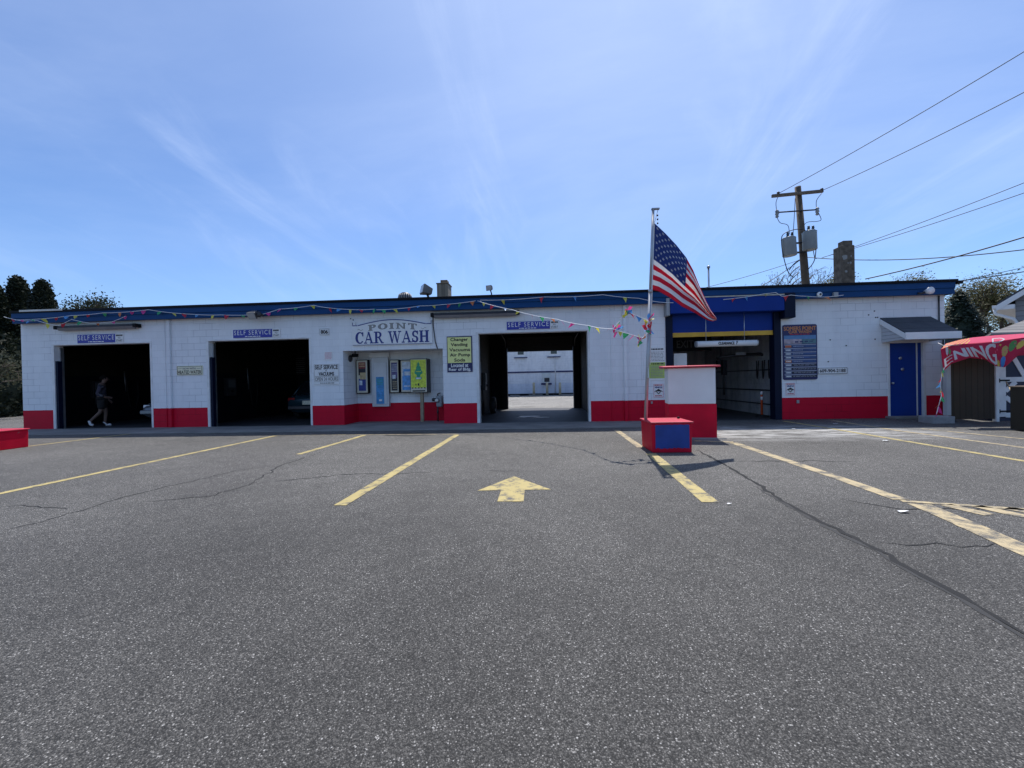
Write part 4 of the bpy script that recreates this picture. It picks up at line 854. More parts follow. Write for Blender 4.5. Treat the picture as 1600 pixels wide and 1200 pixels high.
# the bill changer
r = wr(580, 558.5, 607.8, 635.2, YA-.16); t_ = thing('bill_changer', 'tall pale metal bill changer with blue panel in the alcove', 'change machine', ((r[0]+r[1])/2, YA, r[2]))
mb = MB(); mb.box(r[0], r[1], YA-.16, YA-.001, r[2], r[3]); mb.build('frame', mat('changer_grey', (.56, .57, .58), .45, .1, var=.08), t_, bevel=.012)
q = inset(r, .14, .90, .05, .90); mb = MB(); mb.box(q[0], q[1], YA-.185, YA-.161, q[2], q[3]); mb.build('front_panel', mat('changer_face', (.60, .61, .63), .4, var=.06), t_, bevel=.01)
q2 = inset(q, .18, .80, .01, .65); mb = MB(); mb.box(q2[0], q2[1], YA-.193, YA-.186, q2[2], q2[3]); mb.build('instruction_panel', ad['aqua'], t_, bevel=.003)
mb = MB(); dashes(mb, inset(q2, .08, .92, .70, .94), YA-.195, ad['green'], 4, .4); rect_face(mb, inset(q2, .35, .7, .10, .17), YA-.195, M['ink_white']); dashes(mb, inset(q2, .12, .88, .35, .6), YA-.195, ad['sky'], 3, .3); mb.build('lettering', None, t_, recalc=False)
mb = MB(); a = P(577, 552, YA-.1); b = P(608, 557, YA-.1); mb.box(a.x, b.x, YA-.14, YA-.001, b.z-.02, HA-.01); mb.build('duct_box', M['trim'], bld, bevel=.006)
t_, f, y = vend('narrow dark purple vending machine right beside the bill changer', (608.6, 562.2, 624, 614.2), .18, cream)
mb = MB(); q = inset(f, .12, .88, .05, .93); rect_face(mb, inset(q, 0, 1, .45, 1), y, ad['purple']); rect_face(mb, inset(q, 0, 1, 0, .45), y, ad['dark']); rect_face(mb, inset(q, .2, .7, .42, .56), y-.001, ad['pale']); dashes(mb, inset(q, .05, .95, .66, .95), y-.001, ad['pale'], 4, .35); dashes(mb, inset(q, .2, .9, .05, .35), y-.001, ad['tan'], 4, .3); mb.build('advert', None, t_, recalc=False)
t_, f, y = vend('white and sky blue vending machine partly hidden by the yellow one', (625.4, 562.4, 648, 613.6), .18, cream)
mb = MB(); q = inset(f, .10, .95, .06, .95); rect_face(mb, inset(q, 0, 1, .50, 1), y, ad['pale']); rect_face(mb, inset(q, 0, 1, 0, .50), y, ad['sky']); rect_face(mb, inset(q, .1, .8, .45, .75), y-.001, ad['sky']); rect_face(mb, inset(q, .2, .75, .52, .66), y-.002, ad['pale']); dashes(mb, inset(q, .1, .9, .08, .2), y-.001, ad['pale'], 1, .4); mb.build('advert', None, t_, recalc=False)
t_, f, y = vend('yellow air freshener vending machine with a green tree, on a wooden post', (640.3, 560.6, 668, 614), .42, cream, YA, M['dark_metal'])
mb = MB(); q = inset(f, .02, .98, .14, .98); rect_face(mb, q, y, ad['lime']); cx = (q[0]+q[1])/2; w_, h_ = (q[1]-q[0]), (q[3]-q[2])
tree = [(0, .94), (.10, .82), (.06, .82), (.18, .70), (.13, .70), (.27, .55), (.24, .50), (.14, .47), (.10, .40), (.20, .38), (.20, .30), (-.20, .30), (-.20, .38), (-.10, .40), (-.14, .47), (-.24, .50), (-.27, .55), (-.13, .70), (-.18, .70), (-.06, .82), (-.10, .82)]
mb.face([(cx+a*w_, y-.002, q[2]+b*h_) for a, b in tree], ad['green']); dashes(mb, (cx-.17*w_, cx+.17*w_, q[2]+.56*h_, q[2]+.60*h_), y-.004, ad['lime'], 1, .7); rect_face(mb, (cx-.16*w_, cx+.16*w_, q[2]+.31*h_, q[2]+.365*h_), y-.004, ad['pale'])
mb.build('advert', None, t_, recalc=False)
mb = MB(); 
for i in range(5): xx = f[0]+(f[1]-f[0])*(.12+.19*i); mb.lathe((xx, y, f[2]+.13*(f[3]-f[2])), [(.018, 0), (.018, -.02), (0, -.022)], 8, None, 'y')
rect_face(mb, inset(f, .1, .9, .02, .06), y-.001, None); rect_face(mb, inset(f, .30, .36, .21, .26), y-.001, None); rect_face(mb, inset(f, .44, .54, .20, .27), y-.001, None); mb.build('coin_slots', M['ink'], t_)
x = P(660.3, 640, YA-.3).x; mb = MB(); mb.box(x-.05, x+.05, YA-.38, YA-.28, .018, f[2]-.02); tag(mb.build('wooden_post', M['post_wood'], bevel=.006), 'square wooden post holding up the yellow vending machine', 'post')
# gas meter
q = P(683, 636, YA-.25); t_ = thing('gas_meter', 'grey gas meter with round regulator and pipes in the alcove corner', 'gas meter', (q.x, YA-.25, 0))
q = P(687, 626, YA-.25); mb = MB(); mb.box(q.x-.10, q.x+.09, YA-.33, YA-.12, q.z-.20, q.z+.16); mb.build('meter_body', M['can'], t_, bevel=.04)
q2 = P(683, 625.5, YA-.34); mb = MB(); mb.lathe((q2.x, YA-.34, q2.z), [(.06, .0), (.075, -.03), (.05, -.06), (0, -.065)], 14, None, 'y'); mb.box(q2.x-.05, q2.x+.05, YA-.42, YA-.401, q2.z-.03, q2.z+.03); mb.build('dial', M['steel'], t_)
mb = MB(); mb.lathe((q2.x-.11, YA-.28, q2.z+.02), [(.0, .06), (.07, .045), (.075, 0), (.07, -.045), (0, -.06)], 14); mb.build('regulator', M['dark_metal'], t_)
mb = MB(); mb.tube([(q2.x, YA-.27, .02), (q2.x, YA-.27, q2.z-.1)], .022, 8); mb.tube([(q2.x, YA-.24, q2.z), (q2.x, YA-.24, q2.z+.20), (q2.x+.02, YA-.03, q2.z+.22)], .022, 8); mb.lathe((q2.x, YA-.27, .28), [(.034, 0), (.034, .08)], 10); mb.build('gas_pipe', M['dark_metal'], t_)
# wall boxes on the alcove's right side
xr = AL[1]; a = P(689.3, 562, YW+.6); c = P(688.6, 604, YW+.6)
for z_, h_, lab in ((a.z, .22, 'upper black box on the right inner wall of the alcove'), (c.z, .13, 'lower black box on the right inner wall of the alcove, below the cable')):
    mb = MB(); mb.box(xr-.12, xr-.001, YW+.50, YW+.68, z_-h_/2, z_+h_/2); tag(mb.build('wall_box', M['black'], bevel=.01), lab, 'electrical box')
mb = MB(); mb.tube([(xr-.02, YW+.6, a.z-.11), (xr-.02, YW+.6, c.z+.06)], .012, 6); mb.build('conduit', M['dark_metal'], bld)
q = P(547, 560, YW+.4); mb = MB(); mb.lathe((AL[0]+.001, YW+.45, q.z), [(.11, 0), (.11, .03), (.09, .05), (0, .055)], 16, None, 'x'); o = mb.build('wall_lamp', M['dark_metal']); tag(o, 'small dark oval lamp on the left inner wall of the alcove', 'light fitting')
q = P(555, 553, YW+.5); t_ = thing('security_camera', 'dark security camera under the alcove ceiling at left', 'camera', (q.x, YW+.5, HA))
mb = MB(); mb.tube([(q.x, YW+.5, HA+.02), (q.x, YW+.5, HA-.06)], .02, 8); mb.build('bracket', M['dark_metal'], t_)
mb = MB(); mb.lathe((q.x-.10, YW+.5, HA-.11), [(0, -.005), (.05, 0), (.055, .03), (.055, .19), (.03, .20), (0, .2)], 14, None, 'x'); mb.build('camera_body', M['black'], t_)

# cable down from the tube light across the alcove header
mb = MB(); mb.tube([P(676, 489, YW-.03), P(677, 510, YW-.02), P(680, 533, YW-.02), P(683.5, 545, YW-.02)], .014, 5); tag(mb.build('cable', M['wire']), 'dark cable hanging down the wall right of the main sign', 'cable')

# ================================================================== PLANTER, FLAG, KIOSK
def planter(name, label, x0, x1, y0, y1, h, panel=True):
    t_ = thing(name, label, 'planter', ((x0+x1)/2, (y0+y1)/2, 0)); mb = MB()
    mb.hexa([(x0+.015, y0+.01, 0), (x1-.01, y0+.01, 0), (x1-.01, y1, 0), (x0+.015, y1, 0), (x0, y0, h-.03), (x1, y0, h-.03), (x1, y1, h-.03), (x0, y1, h-.03)]); mb.build('block_body', M['red'], t_, bevel=.015)
    mb = MB(); mb.box(x0-.02, x1+.02, y0-.02, y1+.02, h-.029, h); mb.build('top_slab', M['cap_red'], t_, bevel=.01)
    if panel:
        mb = MB(); n = 20; top = []; bot = []
        for i in range(n+1):
            u = i/n; xx = x0+.06+(x1-x0-.11)*u; bot.append((xx, y0+.0065-.006, .07+random.uniform(-.008, .02))); top.append((xx, y0-.002, h-.05+random.uniform(-.004, .004)))
        for i in range(n): mb.face([bot[i], bot[i+1], top[i+1], top[i]])
        mb.build('blue_panel', M['panel_blue'], t_)
    return t_
pl = planter('block_planter', 'low red block planter with a blue front panel holding the flagpole', 1.88, 2.55, 7.02, 7.74, .52)
q = G(1060, 654, .52); mb = MB(); mb.lathe((q.x, q.y, .52), [(.0, .0), (.022, .004), (.026, .02), (.014, .035), (0, .038)], 10); tag(mb.build('stone', M['black']), 'small dark lump lying on top of the flagpole base', 'stone')
planter('block_planter', 'low all red block planter at the left edge of the lot', -13.2, -11.44, 7.55, 8.46, .42, False)
base = G(1009, 655.5, .52); topz = P(1021, 328, base.y).z; topx = P(1020.5, 328, base.y).x; YP = base.y
fp = thing('flagpole', 'tall grey metal flagpole standing in the red and blue block base', 'flagpole', base)
def pole_at(z): k = (z-.52)/(topz-.52); return Vector((base.x+(topx-base.x)*k, YP, z))
mb = MB(); zm = P(1016, 455, YP).z; mb.tube([pole_at(.52), pole_at(zm)], .030, 14); mb.tube([pole_at(zm), pole_at(topz)], .024, 14); mb.lathe(pole_at(zm)-Vector((0, 0, .03)), [(.034, 0), (.034, .06)], 12); mb.build('pole', M['aluminium'], fp)
mb = MB(); p = pole_at(topz); mb.box(p.x-.03, p.x+.11, YP-.025, YP+.025, topz, topz+.03); mb.build('truck', M['grey_metal'], fp, bevel=.006)
mb = MB(); mb.tube([p+Vector((.085, 0, .0)), P(1022.5, 348, YP), P(1019, 456, YP), pole_at(1.5)+Vector((.035, -.02, 0))], .006, 5); mb.build('halyard', M['cord'], fp)
for dz in (.10, .17, .24): mb = MB(); mb.lathe(p+Vector((.075, 0, -dz)), [(.0, -.02), (.014, -.01), (.014, .01), (0, .02)], 8); mb.build('halyard_snap', M['dark_metal'], fp)
mb = MB(); z_ = 1.35; mb.box(pole_at(z_).x-.012, pole_at(z_).x+.012, YP-.06, YP-.028, z_-.09, z_+.09); mb.build('cleat', M['steel'], fp, bevel=.005)
# flag: a cloth grid between its top and bottom edges, with deep folds towards the fly
TOP = [(1023, 349), (1040, 365), (1057, 383), (1072, 402), (1083, 422), (1093, 447), (1103, 470), (1110, 484), (1120, 498)]
BOT = [(1019.5, 453), (1029, 455), (1047, 465), (1066, 479), (1086, 489), (1101, 498), (1108, 501), (1114, 502), (1119.5, 500)]
def poly_at(pts, u):
    k = u*(len(pts)-1); i = min(int(k), len(pts)-2); f_ = k-i; f2 = f_; a, b = pts[i], pts[i+1]; return (a[0]+(b[0]-a[0])*f2, a[1]+(b[1]-a[1])*f2)
def flag_pt(u, v, off=0.0):
    tx, ty = poly_at(TOP, u); bx_, by_ = poly_at(BOT, u)
    fold = min(1, u*1.6)
    vv = v+fold*.055*math.sin(2*math.pi*(v*2+.15))*math.sin(math.pi*min(1, v*1.02))
    dep = fold*(.13*math.sin(2*math.pi*(v*1.55+u*.35)+.6)+.03*math.sin(9*u+5*v))+.10*u
    x_, y_ = tx+(bx_-tx)*vv, ty+(by_-ty)*vv
    return P(x_, y_, YP+dep-off)
fl = thing('flag', 'United States flag with stars and stripes drooping from the flagpole', 'flag', P(1020, 453, YP))
NU, NV = 56, 52; mb = MB(); grid = [[flag_pt(i/NU, j/NV) for j in range(NV+1)] for i in range(NU+1)]
vs = [grid[i][j] for i in range(NU+1) for j in range(NV+1)]; mb.v = [tuple(v) for v in vs]; mb.mats = [M['flag_red'], M['flag_white'], M['flag_navy']]
CU, CV = .40, 7/13
for i in range(NU):
    for j in range(NV):
        a = i*(NV+1)+j; mb.f.append([a, a+1, a+NV+2, a+NV+1]); st = int((j+.5)/NV*13)
        mb.mi.append(2 if (i+.5)/NU < CU and (j+.5)/NV < CV else st % 2); mb.smooth.append(True)
fo = mb.build('flag_cloth', None, fl, recalc=False); sd = fo.modifiers.new('thickness', 'SOLIDIFY'); sd.thickness = .003; sd.offset = 0
mb = MB()
for row in range(9):
    for k in range(6 if row % 2 == 0 else 5):
        u0_, v0_ = CU*(k+.5 if row % 2 == 0 else k+1)/6, CV*(row+.5+.2)/9.6
        for off in (.007, -.007):
            pts = [flag_pt(u0_+(.019 if q % 2 == 0 else .008)*math.sin(q*math.pi/5)*.9, v0_-(.024 if q % 2 == 0 else .010)*math.cos(q*math.pi/5), off) for q in range(10)]
            mb.face(pts)
mb.build('stars', M['flag_white'], fl, recalc=False)
# kiosk in front of the tunnel
kx0, kx1, ky0, ky1, kh = 2.69, 3.62, 8.72, 9.18, 1.50
t_ = thing('pay_kiosk', 'white and red boxy kiosk with a red cap in front of the tunnel', 'kiosk', ((kx0+kx1)/2, (ky0+ky1)/2, 0))
zr = G(1080, 630.5).z; zr = EYE.z+ (P(1080, 631, ky0).z-EYE.z)
mb = MB(); mb.box(kx0, kx1, ky0, ky1, 0, zr); mb.build('red_base', M['red'], t_, bevel=.012)
mb = MB(); mb.box(kx0, kx1-.012, ky0+.004, ky1, zr+.001, kh-.045); mb.build('upper_body', M['booth_white'], t_, bevel=.012)
mb = MB(); mb.hexa([(kx0-.10, ky0-.09, kh-.04), (kx1+.06, ky0-.09, kh-.04), (kx1+.06, ky1+.09, kh-.04), (kx0-.10, ky1+.09, kh-.04), (kx0-.10, ky0-.09, kh-.012), (kx1+.06, ky0-.09, kh-.005), (kx1+.06, ky1+.09, kh+.02), (kx0-.10, ky1+.09, kh+.02)])
mb.build('cap', M['cap_red'], t_, bevel=.008)
mb = MB(); mb.box(kx1-.011, kx1+.012, ky0+.03, ky1-.03, .45, kh-.08); mb.build('side_door', M['black'], t_, bevel=.004)
kr = Matrix.Translation((kx0, ky0, 0)) @ Matrix.Rotation(R(-8), 4, 'Z') @ Matrix.Translation((-kx0, -ky0, 0))
for o in t_.children: o.data.transform(kr)
mb = MB(); mb.box(kx0-.1, kx1+.14, ky0-.24, ky1+.2, -.01, .02); struct(mb.build('kiosk_pad', M['concrete'], bevel=.02))

# ================================================================== TUNNEL EQUIPMENT
t_ = thing('overhead_sprayer', 'dark overhead wash arm of pipes hanging inside the tunnel', 'wash arm', (5.6, YW+1.6, 2.4))
Yq = YW+1.6
mb = MB(); mb.tube([P(1120, 559, Yq), P(1150, 555, Yq), P(1188, 553, Yq), P(1196, 556, Yq), P(1198, 566, Yq), P(1198, 579, Yq)], .05, 8); mb.tube([P(1128, 556, Yq), P(1128, 520, Yq)], .05, 8); mb.build('arm_pipe', M['dark_metal'], t_)
mb = MB(); a = P(1149, 555, Yq-.07); b = P(1165, 551, Yq-.07); mb.box(a.x, b.x, Yq-.10, Yq-.055, a.z, b.z+.02); mb.build('label_plate', M['grey_metal'], t_, bevel=.01)
for px, l in ((1123, 566), (1131, 576), (1197, 584)):
    mb = MB(); a = P(px, 563 if px < 1190 else 576, Yq); b = P(px, l+10, Yq); mb.box(a.x-.07, a.x+.07, Yq-.07, Yq+.07, b.z, a.z); mb.build('spray_head', M['black'], t_, bevel=.02)
mb = MB(); mb.tube([P(1131, 580, Yq), P(1131, 600, Yq+.05), P(1132, 617, Yq+.1)], .03, 6); mb.tube([P(1197, 586, Yq), P(1200, 600, Yq), P(1206, 596, Yq), P(1208, 575, Yq+.1), P(1208, 562, Yq+.1)], .022, 6); mb.build('hose', M['rubber'], t_)
t_ = thing('pipe_run', 'dark pipes clipped along the right wall of the tunnel', 'pipe', (7.2, YW+2, .5))
for z_, r_ in ((.80, .022), (1.45, .016), (.36, .02)): mb = MB(); mb.tube([(7.21, YW+.3, z_), (7.21, YB-.5, z_)], r_, 7); mb.build('pipe', M['dark_metal'], t_)
mb = MB(); Yx = YW+.9
for k in range(3): xx = 7.12-.05*k; mb.tube([(xx, Yx+.25*k, 1.75), (xx-.03, Yx+.25*k, 1.3), (xx-.02, Yx+.06+.25*k, 1.18), (xx, Yx+.12+.25*k, 1.3), (xx, Yx+.12+.25*k, 1.75)], .018, 6)
tag(mb.build('hose_loops', M['rubber']), 'black hose loops hanging on the right wall of the tunnel', 'hose')
r = wr(1052.5, 552.5, 1073, 567, YW+.5); mb = MB(); mb.box(r[0], r[1], YW+.48, YW+.5, r[2]-.1, r[3]); mb.tube([((r[0]+r[1])/2, YW+.51, r[2]-.1), ((r[0]+r[1])/2, YW+.51, .0)], .03, 8, M['dark_metal']); mb.mi = [0]*6+[1]*(len(mb.f)-6); mb.mats = [M['sign_white'], M['dark_metal']]
o = mb.build('tunnel_sign', None); tag(o, 'plain white panel on a post inside the tunnel behind the kiosk', 'sign')
mb = MB(); a = P(1060, 548, YW+2); mb.box(a.x-.2, a.x+1.1, YW+2, YW+2.1, 2.15, 2.62); tb = mb.build('light_box', M['black'], bevel=.02); tag(tb, 'dark EXIT light box above the far left of the tunnel', 'sign')
mb = MB(); letters(mb, 'EXIT', (a.x-.05, a.x+.5, 2.26, 2.50), YW+1.997, mat('exit_grey', (.06, .06, .065), .5), .006); mb.build('lettering', None, tb, recalc=False)
q = G(1190.5, 651.5); t_ = thing('delineator_post', 'orange delineator post with two white bands in the tunnel entrance', 'delineator', (q.x, q.y, 0)); zt_ = P(1190.5, 610, q.y).z
mb = MB(); mb.lathe((q.x, q.y, .004), [(.18, 0), (.18, .03), (.06, .06), (.05, .07)], 16); mb.build('base', M['rubber'], t_)
mb = MB(); mb.lathe((q.x, q.y, .07), [(.032, 0), (.030, zt_-.14), (.026, zt_-.10), (0, zt_-.09)], 14); mb.build('post', mat('delineator_orange', (.62, .09, .02), .5, var=.1), t_)
for z_ in (zt_-.24, zt_-.08): mb = MB(); mb.lathe((q.x, q.y, z_-.05), [(.034, 0), (.034, .10)], 14); mb.build('reflective_band', M['white'], t_)

# ================================================================== BAY EQUIPMENT
def bay_gear(lab, xw, Y0, side, label2):
    t_ = thing('wash_wand', lab, 'wash wand', (xw, Y0, 1.2), 'wash wands on the bay walls')
    mb = MB(); mb.tube([(xw+side*.10, Y0, 1.75), (xw+side*.12, Y0+.05, 1.2), (xw+side*.16, Y0+.1, .55), (xw+side*.13, Y0+.35, .42), (xw+side*.10, Y0+.5, .9), (xw+side*.09, Y0+.5, 1.6)], .018, 7); mb.build('hose', M['rubber'], t_)
    mb = MB(); mb.tube([(xw+side*.10, Y0, 1.1), (xw+side*.13, Y0-.08, 1.95)], .014, 7); mb.build('lance', M['steel'], t_)
    mb = MB(); mb.tube([(xw+side*.10, Y0, .98), (xw+side*.105, Y0-.01, 1.13)], .028, 8); mb.build('grip', M['black'], t_)
bay_gear('wash wand with looped hose on the left wall of the leftmost bay', -16.42, 15.2, 1, '')
bay_gear('wash wand with looped hose on the left wall of the second bay', -11.19, 15.0, 1, '')
bay_gear('wash wand with looped hose on the left wall of the see-through bay', -2.12, 14.2, 1, '')
def meter_box(lab, x, Y, side, z=1.25):
    t_ = thing('coin_meter', lab, 'coin meter', (x, Y, z), 'coin meters on the bay walls')
    mb = MB(); mb.box(x, x+side*.14, Y-.22, Y+.22, z-.32, z+.32); mb.build('cabinet', M['dark_metal'], t_, bevel=.01)
    mb = MB(); mb.box(x+side*.141, x+side*.155, Y-.16, Y+.16, z-.02, z+.26); mb.build('dial_plate', mat('dial_grey', (.09, .09, .09), .6), t_)
    mb = MB(); mb.lathe((x+side*.156, Y, z-.14), [(.05, 0), (.05, side*.03), (0, side*.035)], 12, None, 'x'); mb.build('selector_knob', M['black'], t_)
meter_box('grey coin meter on the left wall of the leftmost bay', -16.42, 14.2, 1); meter_box('grey coin meter on the left wall of the second bay', -11.19, 14.1, 1); meter_box('grey coin meter on the left wall of the see-through bay', -2.12, 15.4, 1)
# instruction board on the second bay's back wall
x = P(470, 560, YB-.28).x; mb = MB(); mb.box(x-.35, x+.25, YB-.30, YB-.265, 1.75, 2.60); tb = mb.build('instruction_board', M['ink']); tag(tb, 'dark instruction board on the rear wall of the second bay', 'sign')
mb = MB(); dashes(mb, (x-.30, x+.2, 1.80, 2.55), YB-.303, mat('dim_print', (.16, .16, .16), .6), 8, .35); mb.build('lettering', None, tb, recalc=False)
# overhead boom in each bay
for (a, b), lab in ((B1, 'leftmost'), (B2, 'second'), (B3, 'see-through')):
    mb = MB(); xc = (a+b)/2; mb.tube([(xc, 15.2, HT-.13), (xc, 15.2, 3.2), (xc-1.0, 14.6, 3.12), (xc-1.02, 14.58, 2.9)], .022, 7); tag(mb.build('hose_boom', M['dark_metal']), f'overhead swivel hose boom under the ceiling of the {lab} bay', 'hose boom', 'hose booms in the bays')
# tyre and puddle in the see-through bay
mb = MB(); mb.lathe((-1.80, 16.0, .32), [(.18, -.09), (.30, -.10), (.33, -.06), (.33, .06), (.30, .10), (.18, .09), (.18, -.09)], 24, None, 'x'); tag(mb.build('tyre', M['rubber']), 'black tyre standing against the left wall of the see-through bay', 'tyre')
for px, py, rx, ry in ((828, 650.5, .42, .22), (846, 652, .30, .14), (815, 652.5, .2, .08)):
    c = G(px, py, .006); n = 26; mb = MB(); mb.face([(c.x+rx*math.cos(2*math.pi*k/n)*random.uniform(.7, 1.15), c.y+ry*math.sin(2*math.pi*k/n)*random.uniform(.7, 1.15), .0075) for k in range(n)])
    struct(mb.build('puddle', mat('wet_floor', (.06, .06, .06), .03, spec=.8)))

# ------------------------------------------------------------------ cars
def car(label, x, y, ang, L_, Wd, H, paint, group=None, plate=True):
    """compact car: nose at local +Y end; built from lofted sections"""
    t_ = thing('parked_car', label, 'car', (x, y, 0), group); Mx = Matrix.Translation((x, y, 0)) @ Matrix.Rotation(ang, 4, 'Z')
    T = lambda *p: Mx @ Vector(p)
    hw = Wd/2; st = [(-.5, .86, .40, .72), (-.485, .95, .30, .86), (-.44, 1, .22, .93), (-.25, 1, .20, .96), (0, 1, .20, .95), (.20, 1, .20, .93), (.36, .99, .20, .86), (.45, .95, .22, .76), (.49, .86, .30, .66), (.5, .78, .40, .58)]
    vs = []; n = 12
    for f_, w_, zb_, zt2 in st:
        for k in range(n):
            a = 2*math.pi*(k+.5)/n; c_, s_ = math.cos(a), math.sin(a); e = .42
            vs.append(T(hw*w_*math.copysign(abs(c_)**e, c_), f_*L_, (zb_+zt2)/2+(zt2-zb_)/2*math.copysign(abs(s_)**e, s_)))
    fs = [(i*n+k, i*n+(k+1) % n, (i+1)*n+(k+1) % n, (i+1)*n+k) for i in range(len(st)-1) for k in range(n)]+[tuple(range(n))[::-1], tuple(range((len(st)-1)*n, len(st)*n))]
    mb = MB(); mb.raw(vs, fs, None, True); body = mb.build('body', paint, t_)
    def section(pts, w0, w1):      # greenhouse
        m2 = MB(); vv = []
        for (f_, z_, w_) in pts: vv += [T(-hw*w_, f_*L_, z_), T(hw*w_, f_*L_, z_)]
        return vv
    g = [(-.40, .90, .90), (-.30, H-.06, .70), (-.20, H, .66), (.05, H-.01, .66), (.10, H-.06, .68), (.27, .88, .88)]
    vv = section(g, 0, 0); mb = MB(); k = len(g)
    for i in range(k-1): mb.raw(vv, [(2*i, 2*i+1, 2*i+3, 2*i+2)], None, False)
    mb.raw(vv, [tuple(range(0, 2*k, 2)), tuple(range(1, 2*k, 2))[::-1]]); mb.build('windows', M['glass'], t_)
    mb = MB(); rf = [(-.305, H-.055, .71), (-.20, H+.012, .68), (.05, H+.004, .68), (.105, H-.05, .70)]; v2 = section(rf, 0, 0); mb.raw(v2, [(2*i, 2*i+1, 2*i+3, 2*i+2) for i in range(3)], None, True); ro = mb.build('roof', paint, t_); s_ = ro.modifiers.new('t', 'SOLIDIFY'); s_.thickness = .03
    for s2 in (-1, 1):
        for (fa, za, wa), (fb_, zb2, wb) in (((-.40, .90, .91), (-.30, H-.055, .71)), ((-.08, .93, .93), (-.10, H, .69)), ((.27, .88, .89), (.10, H-.05, .70))): mb = MB(); mb.tube([T(s2*hw*wa, fa*L_, za), T(s2*hw*wb, fb_*L_, zb2)], .03, 6); mb.build('window_pillar', paint, t_)
    for f_ in (-.31, .31):
        for s2 in (-1, 1):
            c0 = T(s2*(hw-.10), f_*L_, .31); mb = MB(); ax = (Mx.to_3x3() @ Vector((1, 0, 0)))
            ring = lambda r_, o_: [c0+ax*o_*s2+(Mx.to_3x3() @ Vector((0, math.cos(2*math.pi*k/20)*r_, math.sin(2*math.pi*k/20)*r_))) for k in range(20)]
            pr_ = [(.19, -.09), (.28, -.10), (.31, -.06), (.31, .06), (.28, .11), (.20, .10)]; vs = [p for r_, o_ in pr_ for p in ring(r_, o_)]
            mb.raw(vs, [(i*20+k, i*20+(k+1) % 20, (i+1)*20+(k+1) % 20, (i+1)*20+k) for i in range(5) for k in range(20)], None, True); w_ = mb.build('wheel', M['rubber'], t_)
            mb = MB(); vs = ring(.20, .085)+ring(.12, .10)+ring(.04, .115); mb.raw(vs, [(i*20+k, i*20+(k+1) % 20, (i+1)*20+(k+1) % 20, (i+1)*20+k) for i in range(2) for k in range(20)]+[tuple(range(40, 60))]); mb.build('rim', M['steel'], w_)
    for f_, nm, mm, zc in ((.475, 'headlight', M['white'], .62), (-.49, 'tail_light', mat('tail_red', (.25, .01, .01), .3), .74)):
        for s2 in (-1, 1):
            mb = MB(); a = .30; mb.hexa([T(s2*hw*.62, f_*L_-.06, zc-.06), T(s2*hw*.90, f_*L_-.10, zc-.06), T(s2*hw*.90, f_*L_+.02, zc-.06), T(s2*hw*.62, f_*L_+.045, zc-.06), T(s2*hw*.62, f_*L_-.06, zc+.06), T(s2*hw*.90, f_*L_-.10, zc+.07), T(s2*hw*.90, f_*L_+.01, zc+.07), T(s2*hw*.62, f_*L_+.04, zc+.06)] if f_ > 0 else [T(s2*hw*.60, f_*L_-.035, zc-.07), T(s2*hw*.92, f_*L_-.0, zc-.07), T(s2*hw*.92, f_*L_+.1, zc-.07), T(s2*hw*.60, f_*L_+.1, zc-.07), T(s2*hw*.60, f_*L_-.03, zc+.07), T(s2*hw*.92, f_*L_-.0, zc+.07), T(s2*hw*.92, f_*L_+.1, zc+.07), T(s2*hw*.60, f_*L_+.1, zc+.07)]); mb.build(nm, mm, t_, bevel=.012)
    for f_ in (.5, -.5):
        mb = MB(); yy = f_*L_; mb.hexa([T(-hw*.86, yy-.08, .38), T(hw*.86, yy-.08, .38), T(hw*.86, yy+.08, .38), T(-hw*.86, yy+.08, .38), T(-hw*.86, yy-.07, .52), T(hw*.86, yy-.07, .52), T(hw*.86, yy+.07, .52), T(-hw*.86, yy+.07, .52)]); mb.build('bumper', M['dark_metal'] if f_ < 0 else paint, t_, bevel=.03)
    if plate:
        yy = -.5*L_-.085; mb = MB(); mb.hexa([T(-.16, yy-.012, .56), T(.16, yy-.012, .56), T(.16, yy+.03, .56), T(-.16, yy+.03, .56), T(-.16, yy-.006, .70), T(.16, yy-.006, .70), T(.16, yy+.03, .70), T(-.16, yy+.03, .70)]); mb.build('licence_plate', mat('plate_cream', (.70, .66, .50), .5, var=.2, vscale=20), t_)
    return t_
car('silver car parked in the leftmost bay, mostly hidden behind the pier', -12.72, 15.30, math.pi, 4.5, 1.74, 1.45, mat('silver_paint', (.14, .15, .17), .3, .5))
car('dark teal car with a cream licence plate parked in the second bay', -8.32, 16.25, 0, 3.95, 1.70, 1.45, mat('teal_paint', (.018, .045, .060), .22, .3))

# ------------------------------------------------------------------ the person
def skin(name, verts, edges, radii, material, parent, Mx, subs=2, root=0):
    me = bpy.data.meshes.new(name); me.from_pydata([tuple(v) for v in verts], edges, []); o = bpy.data.objects.new(name, me); COL.objects.link(o)
    o.modifiers.new('s', 'SKIN'); sv = me.skin_vertices[0].data
    for i, r_ in enumerate(radii): sv[i].radius = (r_, r_) if not isinstance(r_, tuple) else r_
    sv[root].use_root = True
    ss = o.modifiers.new('u', 'SUBSURF'); ss.levels = ss.render_levels = subs
    dg = bpy.context.evaluated_depsgraph_get(); dg.update(); m2 = bpy.data.meshes.new_from_object(o.evaluated_get(dg)); bpy.data.objects.remove(o)
    m2.transform(Mx); m2.materials.clear(); m2.materials.append(material)
    for p in m2.polygons: p.use_smooth = True
    o = bpy.data.objects.new(name, m2); COL.objects.link(o); attach(o, parent); return o
q = G(160, 666.5); pm_ = Matrix.Translation((q.x, q.y, .004)) @ Matrix.Rotation(R(44), 4, 'Z')      # walks to the right across the bay
pt = thing('person', 'person in patterned jacket, black shorts and white shoes walking inside the leftmost bay', 'person', (q.x, q.y, 0))
skin_m = mat('skin', (.13, .075, .055), .55, var=.05); jacket = mat('jacket', (.06, .055, .07), .8); 
